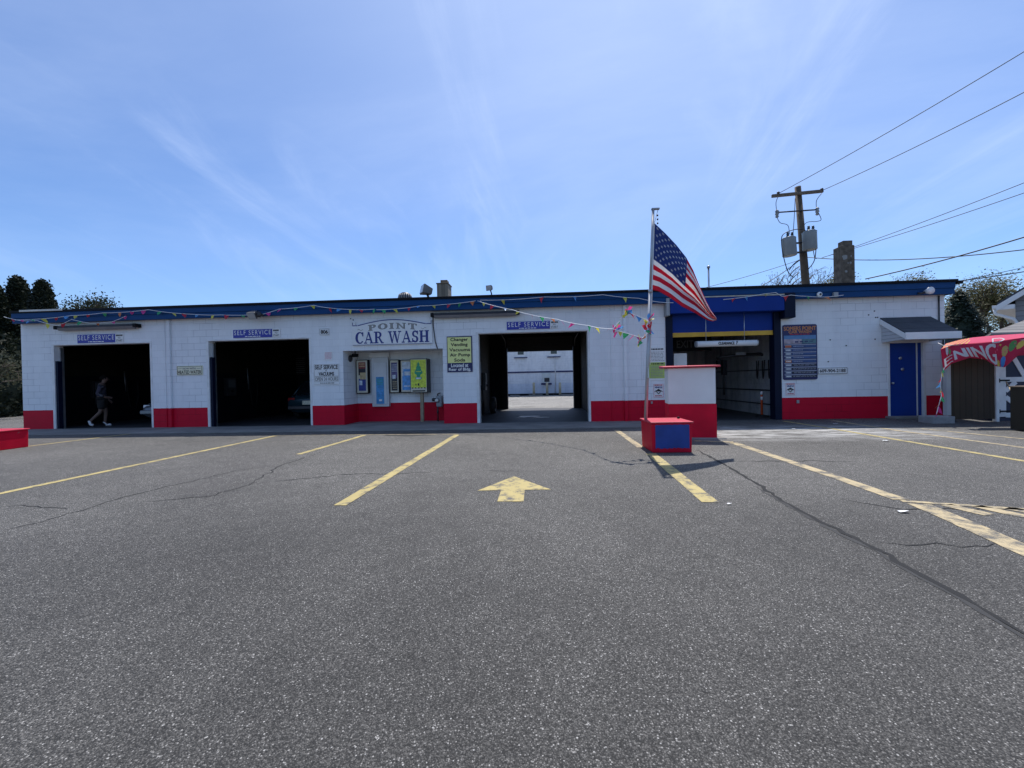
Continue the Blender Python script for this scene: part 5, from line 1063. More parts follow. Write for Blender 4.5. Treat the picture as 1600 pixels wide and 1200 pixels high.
nt = jacket.node_tree; tcn = nt.nodes.new('ShaderNodeTexCoord'); vn = nt.nodes.new('ShaderNodeTexVoronoi'); vn.inputs['Scale'].default_value = 11; nt.links.new(tcn.outputs['Object'], vn.inputs['Vector'])
sc_ = nt.nodes.new('ShaderNodeSeparateColor'); nt.links.new(vn.outputs['Color'], sc_.inputs[0]); nt.links.new(ramp(nt.nodes, nt.links, sc_.outputs[0], [(0, (.010, .010, .018)), (.4, (.035, .03, .05)), (.7, (.12, .115, .13)), (.85, (.02, .02, .035))], 'CONSTANT'), nt.nodes['Principled BSDF'].inputs['Base Color'])
V = [(0,0,.93),(0,0,1.08),(.01,0,1.24),(.02,0,1.38),(.05,0,1.47),(.09,0,1.535),(.10,0,1.60),(.095,0,1.67),   # 0-7 spine, neck, head
     (0,.10,.90),(.09,.10,.50),(.06,.10,.10),(.16,.10,.035),(.22,.10,.03),                                   # 8-12 left leg forward
     (0,-.10,.90),(-.02,-.10,.50),(-.28,-.10,.20),(-.24,-.10,.08),(-.18,-.10,.045),                           # 13-17 right leg trailing, heel up
     (.01,.19,1.36),(-.02,.23,1.08),(.14,.20,.90),(.19,.19,.86),                                              # 18-21 left arm
     (.01,-.19,1.36),(-.08,-.24,1.09),(.12,-.21,.98),(.18,-.19,.97)]                                          # 22-25 right arm, hand in front
E_ = [(0,1),(1,2),(2,3),(3,4),(4,5),(5,6),(6,7),(0,8),(8,9),(9,10),(10,11),(11,12),(0,13),(13,14),(14,15),(15,16),(16,17),(3,18),(18,19),(19,20),(20,21),(3,22),(22,23),(23,24),(24,25)]
Rr = [.135,.12,.13,.12,.055,.075,.095,.075,.095,.06,.04,.04,.03,.095,.06,.042,.042,.03,.06,.046,.034,.036,.06,.046,.034,.036]
for hx, hy, hz_, s2 in ((.19, .19, .86, 1), (.18, -.19, .97, -1)):       # five separate curled fingers on each hand
    root = 21 if s2 == 1 else 25; dv = Vector((.45, 0, -.85)) if s2 == 1 else Vector((.95, .05, -.12))
    side = Vector((.8, 0, .4)) if s2 == 1 else Vector((0, .3, -.95))
    for k, ln in enumerate((.065, .075, .07, .055)):
        b0 = Vector((hx, hy, hz_))+dv*.035+side*(.016*(k-1.5)); b1 = b0+dv*ln*.55; b2 = b1+(dv+Vector((0, -.5*s2, -.25)))*ln*.45; i0 = len(V)
        V += [tuple(b0), tuple(b1), tuple(b2)]; E_ += [(root, i0), (i0, i0+1), (i0+1, i0+2)]; Rr += [.011, .0095, .0085]
    b0 = Vector((hx, hy, hz_))+side*-.03; b1 = b0+dv*.035+side*-.012; i0 = len(V); V += [tuple(b0), tuple(b1)]; E_ += [(root, i0), (i0, i0+1)]; Rr += [.012, .0095]
skin('body', V, E_, Rr, skin_m, pt, pm_)
jv = [(0,0,.90),(0,0,1.08),(.01,0,1.24),(.015,0,1.37),(.04,0,1.44),(.01,.20,1.35),(-.02,.235,1.08),(.11,.205,.93),(.01,-.20,1.35),(-.08,-.245,1.09),(.09,-.215,.99)]
skin('jacket', jv, [(0,1),(1,2),(2,3),(3,4),(3,5),(5,6),(6,7),(3,8),(8,9),(9,10)], [.145,.135,.14,.125,.07,.072,.060,.05,.072,.060,.05], jacket, pt, pm_)
skin('shorts', [(0,0,.94),(0,.11,.88),(.06,.11,.56),(0,-.11,.88),(-.01,-.11,.56)], [(0,1),(1,2),(0,3),(3,4)], [.14,.115,.10,.115,.10], mat('shorts_black', (.006, .006, .007), .85), pt, pm_)
shoe = mat('shoe_white', (.72, .72, .72), .6)
for pts, rr in (([(.03,.10,.06),(.12,.10,.045),(.22,.10,.04),(.05,.10,.15)], [.05,.045,.04,.046]), ([(-.30,-.10,.15),(-.26,-.10,.10),(-.19,-.10,.045),(-.285,-.10,.22)], [.05,.048,.042,.046])):
    skin('shoe', pts, [(0,1),(1,2),(0,3)], rr, shoe, pt, pm_)
mb = MB(); 
for i in range(9):
    for k in range(18):
        def hp(i, k): t = math.pi*.62*i/9; a = 2*math.pi*k/18; return pm_ @ Vector((.085+.112*math.sin(t)*math.cos(a)-.02*(i/9), .094*math.sin(t)*math.sin(a), 1.625+.118*math.cos(t)))
        if not (i >= 5 and abs(((k+9) % 18)-9) < 4): mb.face([hp(i, k), hp(i+1, k), hp(i+1, k+1), hp(i, k+1)], None, True)
mb.build('hair', mat('hair_dark', (.006, .005, .004), .9, spec=.1), pt)
for s2 in (-1, 1): fm = MB(); fm.lathe(pm_ @ Vector((.180, s2*.035, 1.60)), [(0, -.012), (.011, 0), (0, .012)], 8); fm.build('eye', M['ink'], pt)
fm = MB(); fm.raw([pm_ @ Vector(v) for v in ((.185, -.016, 1.555), (.185, .016, 1.555), (.215, 0, 1.56), (.185, 0, 1.605))], [(0, 1, 2), (0, 2, 3), (1, 3, 2), (0, 3, 1)], None, True); fm.build('nose', skin_m, pt)
for s2 in (-1, 1): fm = MB(); fm.lathe(pm_ @ Vector((.09, s2*.092, 1.595)), [(0, -.03), (.016, -.015), (.02, .01), (0, .03)], 8); fm.build('ear', skin_m, pt)

# ================================================================== BUNTING
PC = ['pink', 'green', 'yellow', 'red', 'light_blue', 'yellow', 'red', 'green', 'orange', 'pink']
def bunting(label, pts, step=.42, size=.13, n0=0, limp=.6, skip=()):
    """string through world points with drooping triangular pennants"""
    t_ = thing('bunting', label, 'bunting', pts[0], 'strings of coloured pennant bunting'); L_ = []
    for a, b in zip(pts, pts[1:]):
        d = (b-a).length
        for k in range(8): f_ = k/8; L_.append(a.lerp(b, f_)-Vector((0, 0, .03*d*4*f_*(1-f_)*.5)))
    L_.append(pts[-1]); mb = MB(); mb.tube(L_, .008, 5); mb.build('string', M['cord'], t_)
    acc = 0; nxt = step*.6; i = n0
    for a, b in zip(L_, L_[1:]):
        d = (b-a).length
        while acc+d > nxt:
            p = a.lerp(b, (nxt-acc)/d); nxt += step*random.uniform(.75, 1.35); c = PC[i % len(PC)]; i += 1
            dirv = (b-a).normalized(); w = size*random.uniform(.7, 1.1); h = size*random.uniform(.7, 1.35); sw = Vector((random.gauss(0, .6), random.gauss(-.15, .4), -1)).normalized(); tw = random.uniform(-limp, limp)
            side = Matrix.Rotation(tw, 3, 'Z') @ dirv
            p0, p1 = p-side*w*.5, p+side*w*.5; m_ = (p0+p1)/2+sw*h*.5+Vector((random.gauss(0, .02), random.gauss(-.02, .03), 0)); tip = p+sw*h
            q0, q1 = p0.lerp(tip, .5)+Vector((0, -.02, 0)), p1.lerp(tip, .5)+Vector((0, .02, 0))
            mb = MB(); mb.face([p0, p1, q1, q0], None, True); mb.face([q0, q1, tip], None, True); mb.build('pennant', M['f_'+c], t_)
        acc += d
    return t_
YF = YW-.32
W2 = lambda l: [P(x, y, YF) for x, y in l]
bunting('pennant bunting along the blue fascia from the left corner to above the alcove', W2([(24, 500), (112, 493), (160, 489), (232, 484), (300, 491), (345, 492), (410, 491), (436, 483), (490, 477), (505, 480), (560, 484), (585, 483)]), .40)
bunting('sagging lower bunting string hanging over the tube light of the leftmost bay', W2([(6, 495), (32, 501), (58, 501), (90, 509), (112, 499), (140, 505), (175, 503), (196, 494)]), .5, n0=3)
bunting('pennant bunting along the fascia above the main sign', W2([(588, 484), (625, 482), (655, 478), (690, 476), (743, 470)]), .36, n0=1)
bunting('bunting on a white string slanting from the fascia down to the flagpole', [P(746, 470, YF), P(800, 484, 11.0), P(870, 499, 9.6), P(920, 509, 8.6), P(958, 514, YP-.05)], .46, .14, n0=2)
bunting('sparse bunting along the fascia between the flagpole and the tunnel', W2([(750, 469), (850, 464), (942, 460.5), (998, 466), (1030, 472), (1052, 473)]), 1.1, n0=2)
bunting('pennant bunting on the fascia from the tunnel to the round white lamp', W2([(1130, 468), (1195, 459), (1212, 457), (1222, 463), (1236, 461), (1262, 463), (1290, 464), (1318, 461)]), .45, n0=3)
ring = [P(x, y, YP-.08+.05*math.sin(k)) for k, (x, y) in enumerate([(957, 514), (968, 502), (974, 492), (980, 487), (996, 494), (1008, 499), (1016, 506), (1014, 519), (1004, 528), (992, 525), (976, 520), (957, 514)])]
t_ = bunting('tangled loop of crumpled bunting wound round the flagpole', ring, .11, .13, limp=2.5)
for x, y in ((980, 483), (964, 516), (1014, 500), (1001, 531), (1013, 514)):      # knots of bunched pennants
    for k in range(6):
        p = P(x, y, YP-.1); a = Vector((random.gauss(0, 1), random.gauss(0, .6), random.gauss(0, 1))).normalized(); b = Vector((random.gauss(0, 1), random.gauss(0, .6), random.gauss(0, 1))).normalized()
        mb = MB(); L1 = random.uniform(.08, .16); mb.face([p-b*.03, p+a*L1*.5-b*.05, p+a*L1, p+a*L1*.5+b*.05]); mb.build('pennant', M['f_'+random.choice(PC+['pink', 'white'])], t_)

# ================================================================== UTILITY POLE AND WIRES
YU = 20.5; pb = P(1259, 444, YU); ptop = P(1246.5, 292, YU); dirp = (ptop-pb).normalized(); foot = pb-dirp*(pb.z/dirp.z)
up_ = thing('utility_pole', 'tall leaning wooden utility pole with crossarms behind the building', 'utility pole', foot)
mb = MB(); mb.tube([foot, pb, ptop], [.19, .17, .13], 14); mb.build('pole', M['pole_wood'], up_)
mb = MB(); a, b = P(1206, 306.5, YU-.2), P(1286, 298.5, YU-.2); ax = (b-a).normalized(); mb.hexa([a+Vector((0, -.05, -.07)), b+Vector((0, -.05, -.07)), b+Vector((0, .05, -.07)), a+Vector((0, .05, -.07)), a+Vector((0, -.05, .07)), b+Vector((0, -.05, .07)), b+Vector((0, .05, .07)), a+Vector((0, .05, .07))]); mb.build('crossarm', M['wood'], up_, bevel=.01)
mb = MB(); c, d = P(1213, 332, YU-.2), P(1278, 327.5, YU-.2); mb.tube([c, d], .035, 8); mb.build('crossarm', M['dark_metal'], up_)
for px, py in ((1216, 303.5), (1284, 298)):
    mb = MB(); p = P(px, py, YU-.2); mb.lathe(p, [(.03, -.05), (.07, 0), (.05, .04), (.07, .07), (.05, .11), (0, .13)], 10); mb.build('insulator', M['dark_metal'], up_)
for px, py in ((1214, 333), (1277, 329)):
    mb = MB(); p = P(px, py, YU-.2); mb.lathe(p, [(.04, -.22), (.08, -.18), (.05, -.1), (.09, -.06), (.06, .02), (.09, .08), (.03, .16)], 10); mb.build('fuse_cutout', M['grey_metal'], up_)
for (px0, py0, px1, py1, tilt) in ((1232, 373, 1234, 400, -.10), (1264.5, 363, 1265.5, 391, -.06)):
    p1, p0 = P(px0, py0, YU-.35), P(px1, py1, YU-.35); mb = MB(); n = 22; r_ = .295
    up2 = (p1-p0); mb.tube([p0, p0+up2*.03, p0+up2*.96, p1], [r_*.92, r_, r_, r_*1.04], n); tr = mb.build('transformer', M['can'], up_)
    mb = MB(); mb.tube([p1, p1+up2.normalized()*.06, p1+up2.normalized()*.09], [r_*1.05, r_*.8, r_*.3], n); mb.build('lid', M['can'], tr)
    for dx_ in (-.06, .14): mb = MB(); q = p1+Vector((dx_, -.05, .06)); mb.lathe(q, [(.05, 0), (.07, .04), (.04, .08), (.07, .12), (.04, .16), (.06, .2), (0, .24)], 10); mb.build('bushing', M['dark_metal'], tr)
    mb = MB(); q = (p0+p1)/2; pc = foot+dirp*((q.z-foot.z)/dirp.z)
    for f_ in (.25, .8): s0 = p0.lerp(p1, f_); pc = foot+dirp*((s0.z-foot.z)/dirp.z); mb.box(min(s0.x, pc.x), max(s0.x, pc.x), pc.y-.22, pc.y-.10, s0.z-.03, s0.z+.03)
    mb.build('mounting_bracket', M['dark_metal'], tr)
def cable_on_pole(pts, r_=.014, name='jumper_wire'):
    mb = MB(); q = [P(x, y, YU-.4) for x, y in pts]; L_ = []
    for i in range(len(q)-1):
        p0 = q[max(i-1, 0)]; p1 = q[i]; p2 = q[i+1]; p3 = q[min(i+2, len(q)-1)]
        for k in range(5):
            t_ = k/5; L_.append(.5*((2*p1)+(p2-p0)*t_+(2*p0-5*p1+4*p2-p3)*t_*t_+(3*p1-p0-3*p2+p3)*t_**3))
    L_.append(q[-1]); mb.tube(L_, r_, 5); mb.build(name, M['wire'], up_)
cable_on_pole([(1216, 307), (1212.5, 317), (1214, 333)]); cable_on_pole([(1284, 302), (1276, 313), (1275.5, 325)])
cable_on_pole([(1214, 339), (1219, 348), (1231, 352), (1233.5, 366)]); cable_on_pole([(1279, 333), (1283, 343), (1276, 346), (1262, 347), (1256, 352)])
cable_on_pole([(1242.5, 310), (1241, 340), (1239, 368)]); cable_on_pole([(1254, 358), (1240, 359), (1224, 366), (1221, 378), (1224, 400), (1231, 424), (1240, 434)], .02)
cable_on_pole([(1256, 358), (1261, 366), (1261, 390), (1257, 396)], .02); cable_on_pole([(1275, 366), (1275, 390), (1272, 408), (1262, 422)], .02); cable_on_pole([(1271, 392), (1273, 402), (1276, 404)], .016)
for y_ in (406, 416, 426, 435): cable_on_pole([(1249, y_), (1240, y_+7), (1233, y_+16)], .022, 'insulated_lead')
def wire(label, a, b, sag, r_=.014, mm='wire'):
    mb = MB(); L_ = [a.lerp(b, k/24)-Vector((0, 0, sag*4*(k/24)*(1-k/24))) for k in range(25)]; mb.tube(L_, r_, 5); tag(mb.build('overhead_wire', M[mm]), label, 'power line', 'overhead wires')
wire('topmost overhead wire rising from the left end of the pole crossarm', P(1216, 302.5, YU-.2), P(1760, -17, 12.0), .12)
wire('second overhead wire rising from the right end of the pole crossarm', P(1286, 297, YU-.2), P(1760, 60, 12.0), .12)
wire('upper thin wire running right from behind the large chimney', P(1284, 403, YU), P(1740, 229, 12.5), .1, .012)
wire('lower thin wire running right from behind the large chimney', P(1286, 402, YU), P(1740, 252, 12.5), .1, .012)
wire('slack cable running level to the right past the large chimney', P(1262, 402, YU), P(1740, 370, 13), .35, .018)
wire('thick black service cable rising to the right from the roof', P(1352, 436, 17.0), P(1740, 326, 12.5), .12, .022)
wire('service cable running from the right roof corner to the upper right', P(1492, 440, YW+.1), P(1740, 399, 15), .05, .016)
wire('thin cable from the right roof corner to the right, just below the service cable', P(1482, 443, YW+.2), P(1740, 383, 18), .05, .010)
wire('thin guy wire running down left from the pole to the roof pipe', P(1250, 406, YU-.1), P(1100, 450, 19.5), .05, .012)
wire('second guy wire dropping left from the pole to the roof', P(1249, 407, YU-.1), P(1188, 448, 19.0), .05, .016)

# ================================================================== TREES
def leaf_cloud(mb, centers, per, spread, size, flat=.6):
    vs = mb.v; fs = mb.f
    for c in centers:
        for _ in range(per):
            d = Vector((random.gauss(0, 1), random.gauss(0, 1), random.gauss(0, flat))); p = c+d*spread*.5
            a = Vector((random.uniform(-1, 1), random.uniform(-1, 1), random.uniform(-1, 1))).normalized(); b = a.orthogonal().normalized(); s_ = size*random.uniform(.5, 1.25); b = b*s_*.55; a = a*s_
            i = len(vs); vs += [tuple(p-a), tuple(p+b), tuple(p+a), tuple(p-b)]; fs.append([i, i+1, i+2, i+3]); mb.mi.append(0); mb.smooth.append(False)
def conifer(name, label, x, y, h, r_, mm, seed, tip=.35, n=520, per=26, group=None, z0=.2, leaf=.10):
    random.seed(seed); t_ = thing(name, label, 'tree', (x, y, 0), group)
    mb = MB(); mb.tube([(x, y, 0), (x, y, h*.5), (x, y, h*.93)], [.16, .10, .02], 8); mb.build('trunk', M['bark'], t_)
    cs = []; ph = [random.uniform(0, 6.28) for _ in range(6)]
    def prof(z): return r_*min(1, (1-z)/.62)**(tip+.35)*(.80+.2*min(1, z*6))
    while len(cs) < n:
        z = random.random()**.9; a = random.uniform(0, 6.28); R1 = prof(z)*(1+.13*math.sin(3*a+ph[0]+7*z)+.10*math.sin(5*a+ph[1]-13*z)+.08*math.sin(21*z+ph[2]+a)); rr = R1*(random.uniform(.72, 1.0) if random.random() < .75 else random.uniform(.2, .75)); cs.append(Vector((x+rr*math.cos(a), y+rr*math.sin(a), z0+z*(h-z0))))
    mb = MB(); leaf_cloud(mb, cs, per, .20*max(.9, r_/1.4), leaf, 1.0)
    mb.lathe((x, y, 0), [(prof(k/10)*.72+.001, z0+k/10*(h-z0)) for k in range(10)]+[(.0, h*.96)], 14)
    mb.build('crown', M[mm], t_, recalc=False)
def at(px, Y): return P(px, 600, Y).x
for i, (px, py, Y, r_, lab) in enumerate(((-44, 452, 20, 1.0, 'dark cypress at the very left edge, cut by the picture frame'), (-8, 448, 21, .78, 'dark narrow cypress second from the left edge'), (27, 435, 22, .88, 'tallest dark cypress left of the building'), (66, 442, 21, .80, 'rightmost dark rounded cypress rising behind the left roof corner'))):
    p = P(px, py, Y); conifer('cypress_tree', lab, p.x, Y, p.z, r_, 'cypress', 20+i, .20, 900, 34, 'cypress trees left of the building', leaf=.075)
for i, (px, py, Y, r_, lab) in enumerate(((-20, 520, 18.6, 2.0, 'broad dark evergreen shrub at the far left behind the red block'), (18, 545, 19.6, 1.5, 'dark evergreen shrub beside the left end wall'))):
    p = P(px, py, Y); conifer('evergreen_shrub', lab, p.x, Y, p.z, r_, 'cypress', 40+i, .2, 420, 26, 'dark shrubs at the left end', .05)
def limbs(base, direc, length, rad, depth, out, tips, spread=.55, shrink=.72, kids=(2, 3), bend=.15):
    p = base; pts = [p]; d = direc.normalized(); rs = [rad]
    for k in range(3):
        d = (d+Vector((random.gauss(0, bend), random.gauss(0, bend), random.gauss(.03, bend*.6)))).normalized(); p = p+d*length/3; pts.append(p); rs.append(rad*(1-.13*(k+1)))
    out.append((pts, rs))
    if depth == 0: tips.append(p); return
    if depth <= 2: tips.append(pts[2])
    for k in range(random.randint(*kids)):
        a = random.uniform(0, 6.28); o = d.orthogonal().normalized(); o = Matrix.Rotation(a, 3, d) @ o; nd = (d+o*spread*random.uniform(.6, 1.4)).normalized(); limbs(p, nd, length*shrink*random.uniform(.8, 1.15), rad*.62, depth-1, out, tips, spread, shrink, kids, bend)
def broadleaf(name, label, x, y, h, mm, seed, depth=4, per=10, spread=.9, leaf=.13, first=.34, group=None, kids=(2, 3), sp=.55, trunk=.2):
    random.seed(seed); t_ = thing(name, label, 'tree', (x, y, 0), group); out = []; tips = []
    limbs(Vector((x, y, 0)), Vector((random.uniform(-.06, .06), 0, 1)), h*first, trunk, depth, out, tips, sp, .74, kids)
    zs_ = sorted(t.z for t in tips); top = zs_[int(.96*(len(zs_)-1))]; k = h/top; hi = [t for t in tips if t.z > .6*top]
    mx_, my_ = sum(t.x for t in hi)/len(hi)-x, sum(t.y for t in hi)/len(hi)-y      # keep the crown over its trunk
    def sc(p): f_ = p.z/top; return Vector((x+(p.x-x-mx_*f_)*k, y+(p.y-y-my_*f_)*k, p.z*k))
    mb = MB()
    for pts, rs in out: mb.tube([sc(p) for p in pts], [max(.012, r_) for r_ in rs], 6 if rs[0] > .04 else 4, None, False)
    mb.build('trunk', M['bark'], t_, recalc=False)
    if per: mb = MB(); leaf_cloud(mb, [sc(p) for p in tips], per, spread, leaf, .75); mb.build('crown', M[mm], t_, recalc=False)
for i, (px, py, Y, lab) in enumerate(((108, 474, 24, 'open branched pine just right of the cypresses behind the roof'), (140, 475, 25, 'second open branched pine behind the left roof'), (166, 481, 26, 'smallest pine tip showing behind the left roof'))):
    p = P(px, py, Y); broadleaf('pine_tree', lab, p.x, Y, p.z, 'pine', 60+i, 4, 60, .70, .07, .42, 'open pines behind the left roof', (2, 3), .6)
p = P(1500, 458, 24); conifer('spruce_tree', 'dark ragged spruce right of the building', p.x, 24, p.z, 1.75, 'spruce', 70, .75, 420, 26)
p = P(1497, 448, 24)
for i, (px, py, Y, lab, sd) in enumerate(((1562, 440, 31, 'large olive green spring tree between the spruce and the grey house', 81), (1532, 452, 33, 'lower olive tree just right of the spruce', 82), (1625, 462, 36, 'olive tree behind the grey house at the right edge', 83))):
    p = P(px, py, Y); broadleaf('spring_tree', lab, p.x, Y, p.z, 'olive', sd, 5, 46, 1.05, .085, .30, 'leafing trees at the right', (2, 3), .62, .26)
for i, (px, py, Y, lab) in enumerate(((1362, 452, 34, 'olive tree top showing right of the large chimney'), (1372, 462, 35, 'low olive tree top farther right of the large chimney'), (1303, 438, 34, 'olive tree top just left of the large chimney'))):
    p = P(px, py, Y); broadleaf('spring_tree', lab, p.x, Y, p.z, 'olive', 90+i, 4, 150, .75, .08, .36, 'tree tops behind the roof', (2, 3), .6, .2)
for i, (px, py, Y, lab) in enumerate(((1214, 434, 33, 'bare twiggy tree left of the utility pole behind the roof'), (1238, 426, 34, 'taller bare twiggy tree close to the utility pole'), (1272, 428, 36, 'faint bare tree between the utility pole and the chimney'))):
    p = P(px, py, Y); broadleaf('bare_tree', lab, p.x, Y, p.z, 'bud', 100+i, 5, 3, .35, .06, .40, 'bare trees behind the roof', (2, 3), .40, .10)
p = P(-12, 556, 17.0); broadleaf('shrub', 'pale leafing shrub at the left edge by the side lot', p.x, 17.0, p.z, 'shrub', 120, 3, 26, .40, .06, .3, None, (3, 4), .7, .04)
random.seed(11)

# ================================================================== RIGHT SIDE: gate, shed, banner, house
blk = G(1458, 662); bx0, bx1 = blk.x, G(1492, 661.5).x
mb = MB(); mb.box(bx0, bx1, blk.y, blk.y+.40, -.01, .17); tag(mb.build('concrete_block', mat('block_grey', (.30, .30, .30), .9, var=.15, vscale=8, bump=.4), bevel=.01), 'pale concrete block on the ground at the right building corner', 'block')
YG = 10.95
gp = thing('wooden_gate', 'dark brown vertical board gate right of the building', 'gate', (P(1520, 650, YG).x, YG, 0))
xa, xb = P(1486, 620, YG).x, P(1554, 620, YG).x; zt_ = P(1520, 556, YG).z
mb = MB(); mb.box(xa, xb, YG, YG+.03, .07, zt_); mb.build('board_panel', M['gate'], gp)
mb = MB(); mb.box(xa, xb, YG+.031, YG+.07, .30, .40); mb.box(xa, xb, YG+.031, YG+.07, zt_-.40, zt_-.30); mb.build('rail', M['wood'], gp)
x = P(1481, 610, YG-.03).x; mb = MB(); mb.box(x-.05, x+.05, YG-.06, YG+.05, .171, zt_+.1); tag(mb.build('gate_post', mat('post_grey', (.42, .42, .42), .7, var=.1), bevel=.006), 'pale grey gate post standing on the concrete block', 'post')
x = P(1557, 610, YG).x; mb = MB(); mb.box(x-.035, x+.035, YG-.03, YG+.07, 0, zt_+.05); tag(mb.build('gate_post', M['trim'], bevel=.006), 'white gate post between the board gate and the navy shed', 'post')
# navy shed with white braced door
YS = 11.15; xs0 = P(1560, 620, YS).x; xs1 = xs0+3.4; zs = P(1548, 523, YS-.2).z
sh = thing('garden_shed', 'navy shed with white braced door and grey shingle roof at the right edge', 'shed', (xs0+1.5, YS+1.5, 0))
mb = MB(); mb.box(xs0, xs1, YS, YS+1.3, 0, zs); mb.build('wall', mat('shed_navy', (.012, .018, .05), .6, var=.12, vscale=4), sh)
mb = MB(); mb.box(xs0+.0, xs0+.16, YS-.02, YS-.001, .1, zs-.05); dh = .1
mb.box(xs0+.161, xs0+1.1, YS-.02, YS-.001, .08, .20); mb.box(xs0+.161, xs0+1.1, YS-.02, YS-.001, .98, 1.10); mb.box(xs0+.161, xs0+1.1, YS-.02, YS-.001, zs-.17, zs-.05); mb.box(xs0+1.101, xs0+1.24, YS-.02, YS-.001, .1, zs-.05)
def brace(x_a, z_a, x_b, z_b, w=.055):
    d = Vector((x_b-x_a, 0, z_b-z_a)).normalized(); nrm = Vector((-d.z, 0, d.x))*w; a = Vector((x_a, 0, z_a)); b = Vector((x_b, 0, z_b))
    mb.hexa([a-nrm+Vector((0, YS-.016, 0)), b-nrm+Vector((0, YS-.016, 0)), b-nrm+Vector((0, YS-.001, 0)), a-nrm+Vector((0, YS-.001, 0)), a+nrm+Vector((0, YS-.016, 0)), b+nrm+Vector((0, YS-.016, 0)), b+nrm+Vector((0, YS-.001, 0)), a+nrm+Vector((0, YS-.001, 0))])
brace(xs0+.16, zs-.2, xs0+.62, 1.1); brace(xs0+.16, .75, xs0+.40, .98); brace(xs0+.16, .60, xs0+.62, .20); brace(xs0+1.1, zs-.2, xs0+.72, 1.1)
mb.build('door_trim', M['trim'], sh)
for z_ in (1.02, .24): mb = MB(); mb.box(xs0-.04, xs0+.24, YS-.034, YS-.021, z_-.02, z_+.02); mb.lathe((xs0-.02, YS-.04, z_-.05), [(.018, 0), (.018, .1)], 8); mb.build('hinge', M['black'], sh)
xe = P(1548, 523, YS-.2).x; y0_, y1_, x1_ = YS-.2, YS+1.5, xs1+.3; pk = tuple(P(1650, 482, YS+1.0))
mb = MB(); e = [(xe, y0_, zs), (x1_, y0_, zs), (x1_, y1_, zs), (xe+1.5, y1_, zs)]; e2 = [(x, y, z+.05) for x, y, z in e]
for i in range(4): mb.face([e[i], e[(i+1) % 4], e2[(i+1) % 4], e2[i]]); mb.face([e2[i], e2[(i+1) % 4], pk])
mb.face(list(reversed(e))); mb.build('roof', M['pale_shingle'], sh)
# wooden crate bin at the frame's edge
c = G(1579, 672); mb = MB(); h_ = P(1579, 603, c.y).z
t_ = thing('wooden_bin', 'weathered brown board bin at the right edge in front of the shed', 'bin', (c.x+.4, c.y-.3, 0))
mb.box(c.x, c.x+.9, c.y-.7, c.y, .02, h_-.03); mb.build('box', lap_mat('bin_boards', (.028, .022, .013), .16, 0, .85, .012, .25), t_)
mb = MB(); mb.box(c.x-.02, c.x+.92, c.y-.72, c.y+.02, h_-.029, h_); mb.build('lid', M['wood'], t_, bevel=.008)
mb = MB(); a = P(1572, 596, YS-.1); b = P(1604, 648, c.y+.10); mb.tube([a, (a+b)/2+Vector((0, 0, -.04)), b], .014, 6); tag(mb.build('rope', mat('rope_tan', (.42, .34, .22), .8)), 'tan rope slanting down across the shed door', 'rope')
# banner draped over the gate top
YBn = 10.30
TB = [(1470, 546), (1490, 539), (1520, 537), (1555, 534), (1600, 528), (1660, 524)]
TK = [(1478, 537), (1500, 531), (1520, 527.5), (1555, 524), (1600, 521.5), (1660, 517)]
BB = [(1474, 580), (1487, 568), (1515, 559), (1540, 562), (1556, 572), (1570, 574), (1590, 556), (1660, 548)]
def ban(u, v, off=0.0):
    if v < .36:
        k = v/.36; a = poly_at(TK, u); b = poly_at(TB, u); yy = YBn+.5*(1-k)**1.2
    else:
        k = (v-.36)/.64; a = poly_at(TB, u); b = poly_at(BB, u); yy = YBn+.03*math.sin(9*u+3*k)-.03*math.sin(math.pi*k)+.04*k*math.sin(23*u)
    return P(a[0]+(b[0]-a[0])*k, a[1]+(b[1]-a[1])*k, yy-off)
bn = thing('banner', 'crumpled magenta banner with white letters and balloons draped over the gate', 'banner', P(1520, 560, YBn))
def inside(p, ps):
    x, y = p
    for q in ps:
        c_ = False; n = len(q); j = n-1
        for i in range(n):
            if (q[i][1] > y) != (q[j][1] > y) and x < (q[j][0]-q[i][0])*(y-q[i][1])/(q[j][1]-q[i][1])+q[i][0]: c_ = not c_
            j = i
        if c_: return True
    return False
NU, NV = 210, 66; mb = MB(); mb.v = [tuple(ban(i/NU, j/NV)) for i in range(NU+1) for j in range(NV+1)]
mb.mats = [M['banner'], M['flag_white'], M['banner_hot'], M['banner_yellow'], M['banner_green'], M['banner_blue'], M['banner_tan']]
tp = text_polys('NING'); te = text_polys('E'); td = text_polys('D')
pu = lambda px: next(u/1000 for u in range(1001) if poly_at(TB, u/1000)[0] >= px)
balls = [(pu(1479), .46, .020, .16, 1), (pu(1483), .55, .016, .10, 4), (pu(1572), .62, .028, .13, 6), (pu(1585), .52, .03, .13, 4), (pu(1571), .88, .03, .14, 5), (pu(1558), .94, .018, .10, 3), (pu(1600), .55, .03, .12, 3)]
for _ in range(34): balls.append((random.uniform(.02, .98), random.uniform(.40, .98), random.uniform(.003, .006), random.uniform(.02, .04), random.choice((2, 2, 3, 6, 1))))
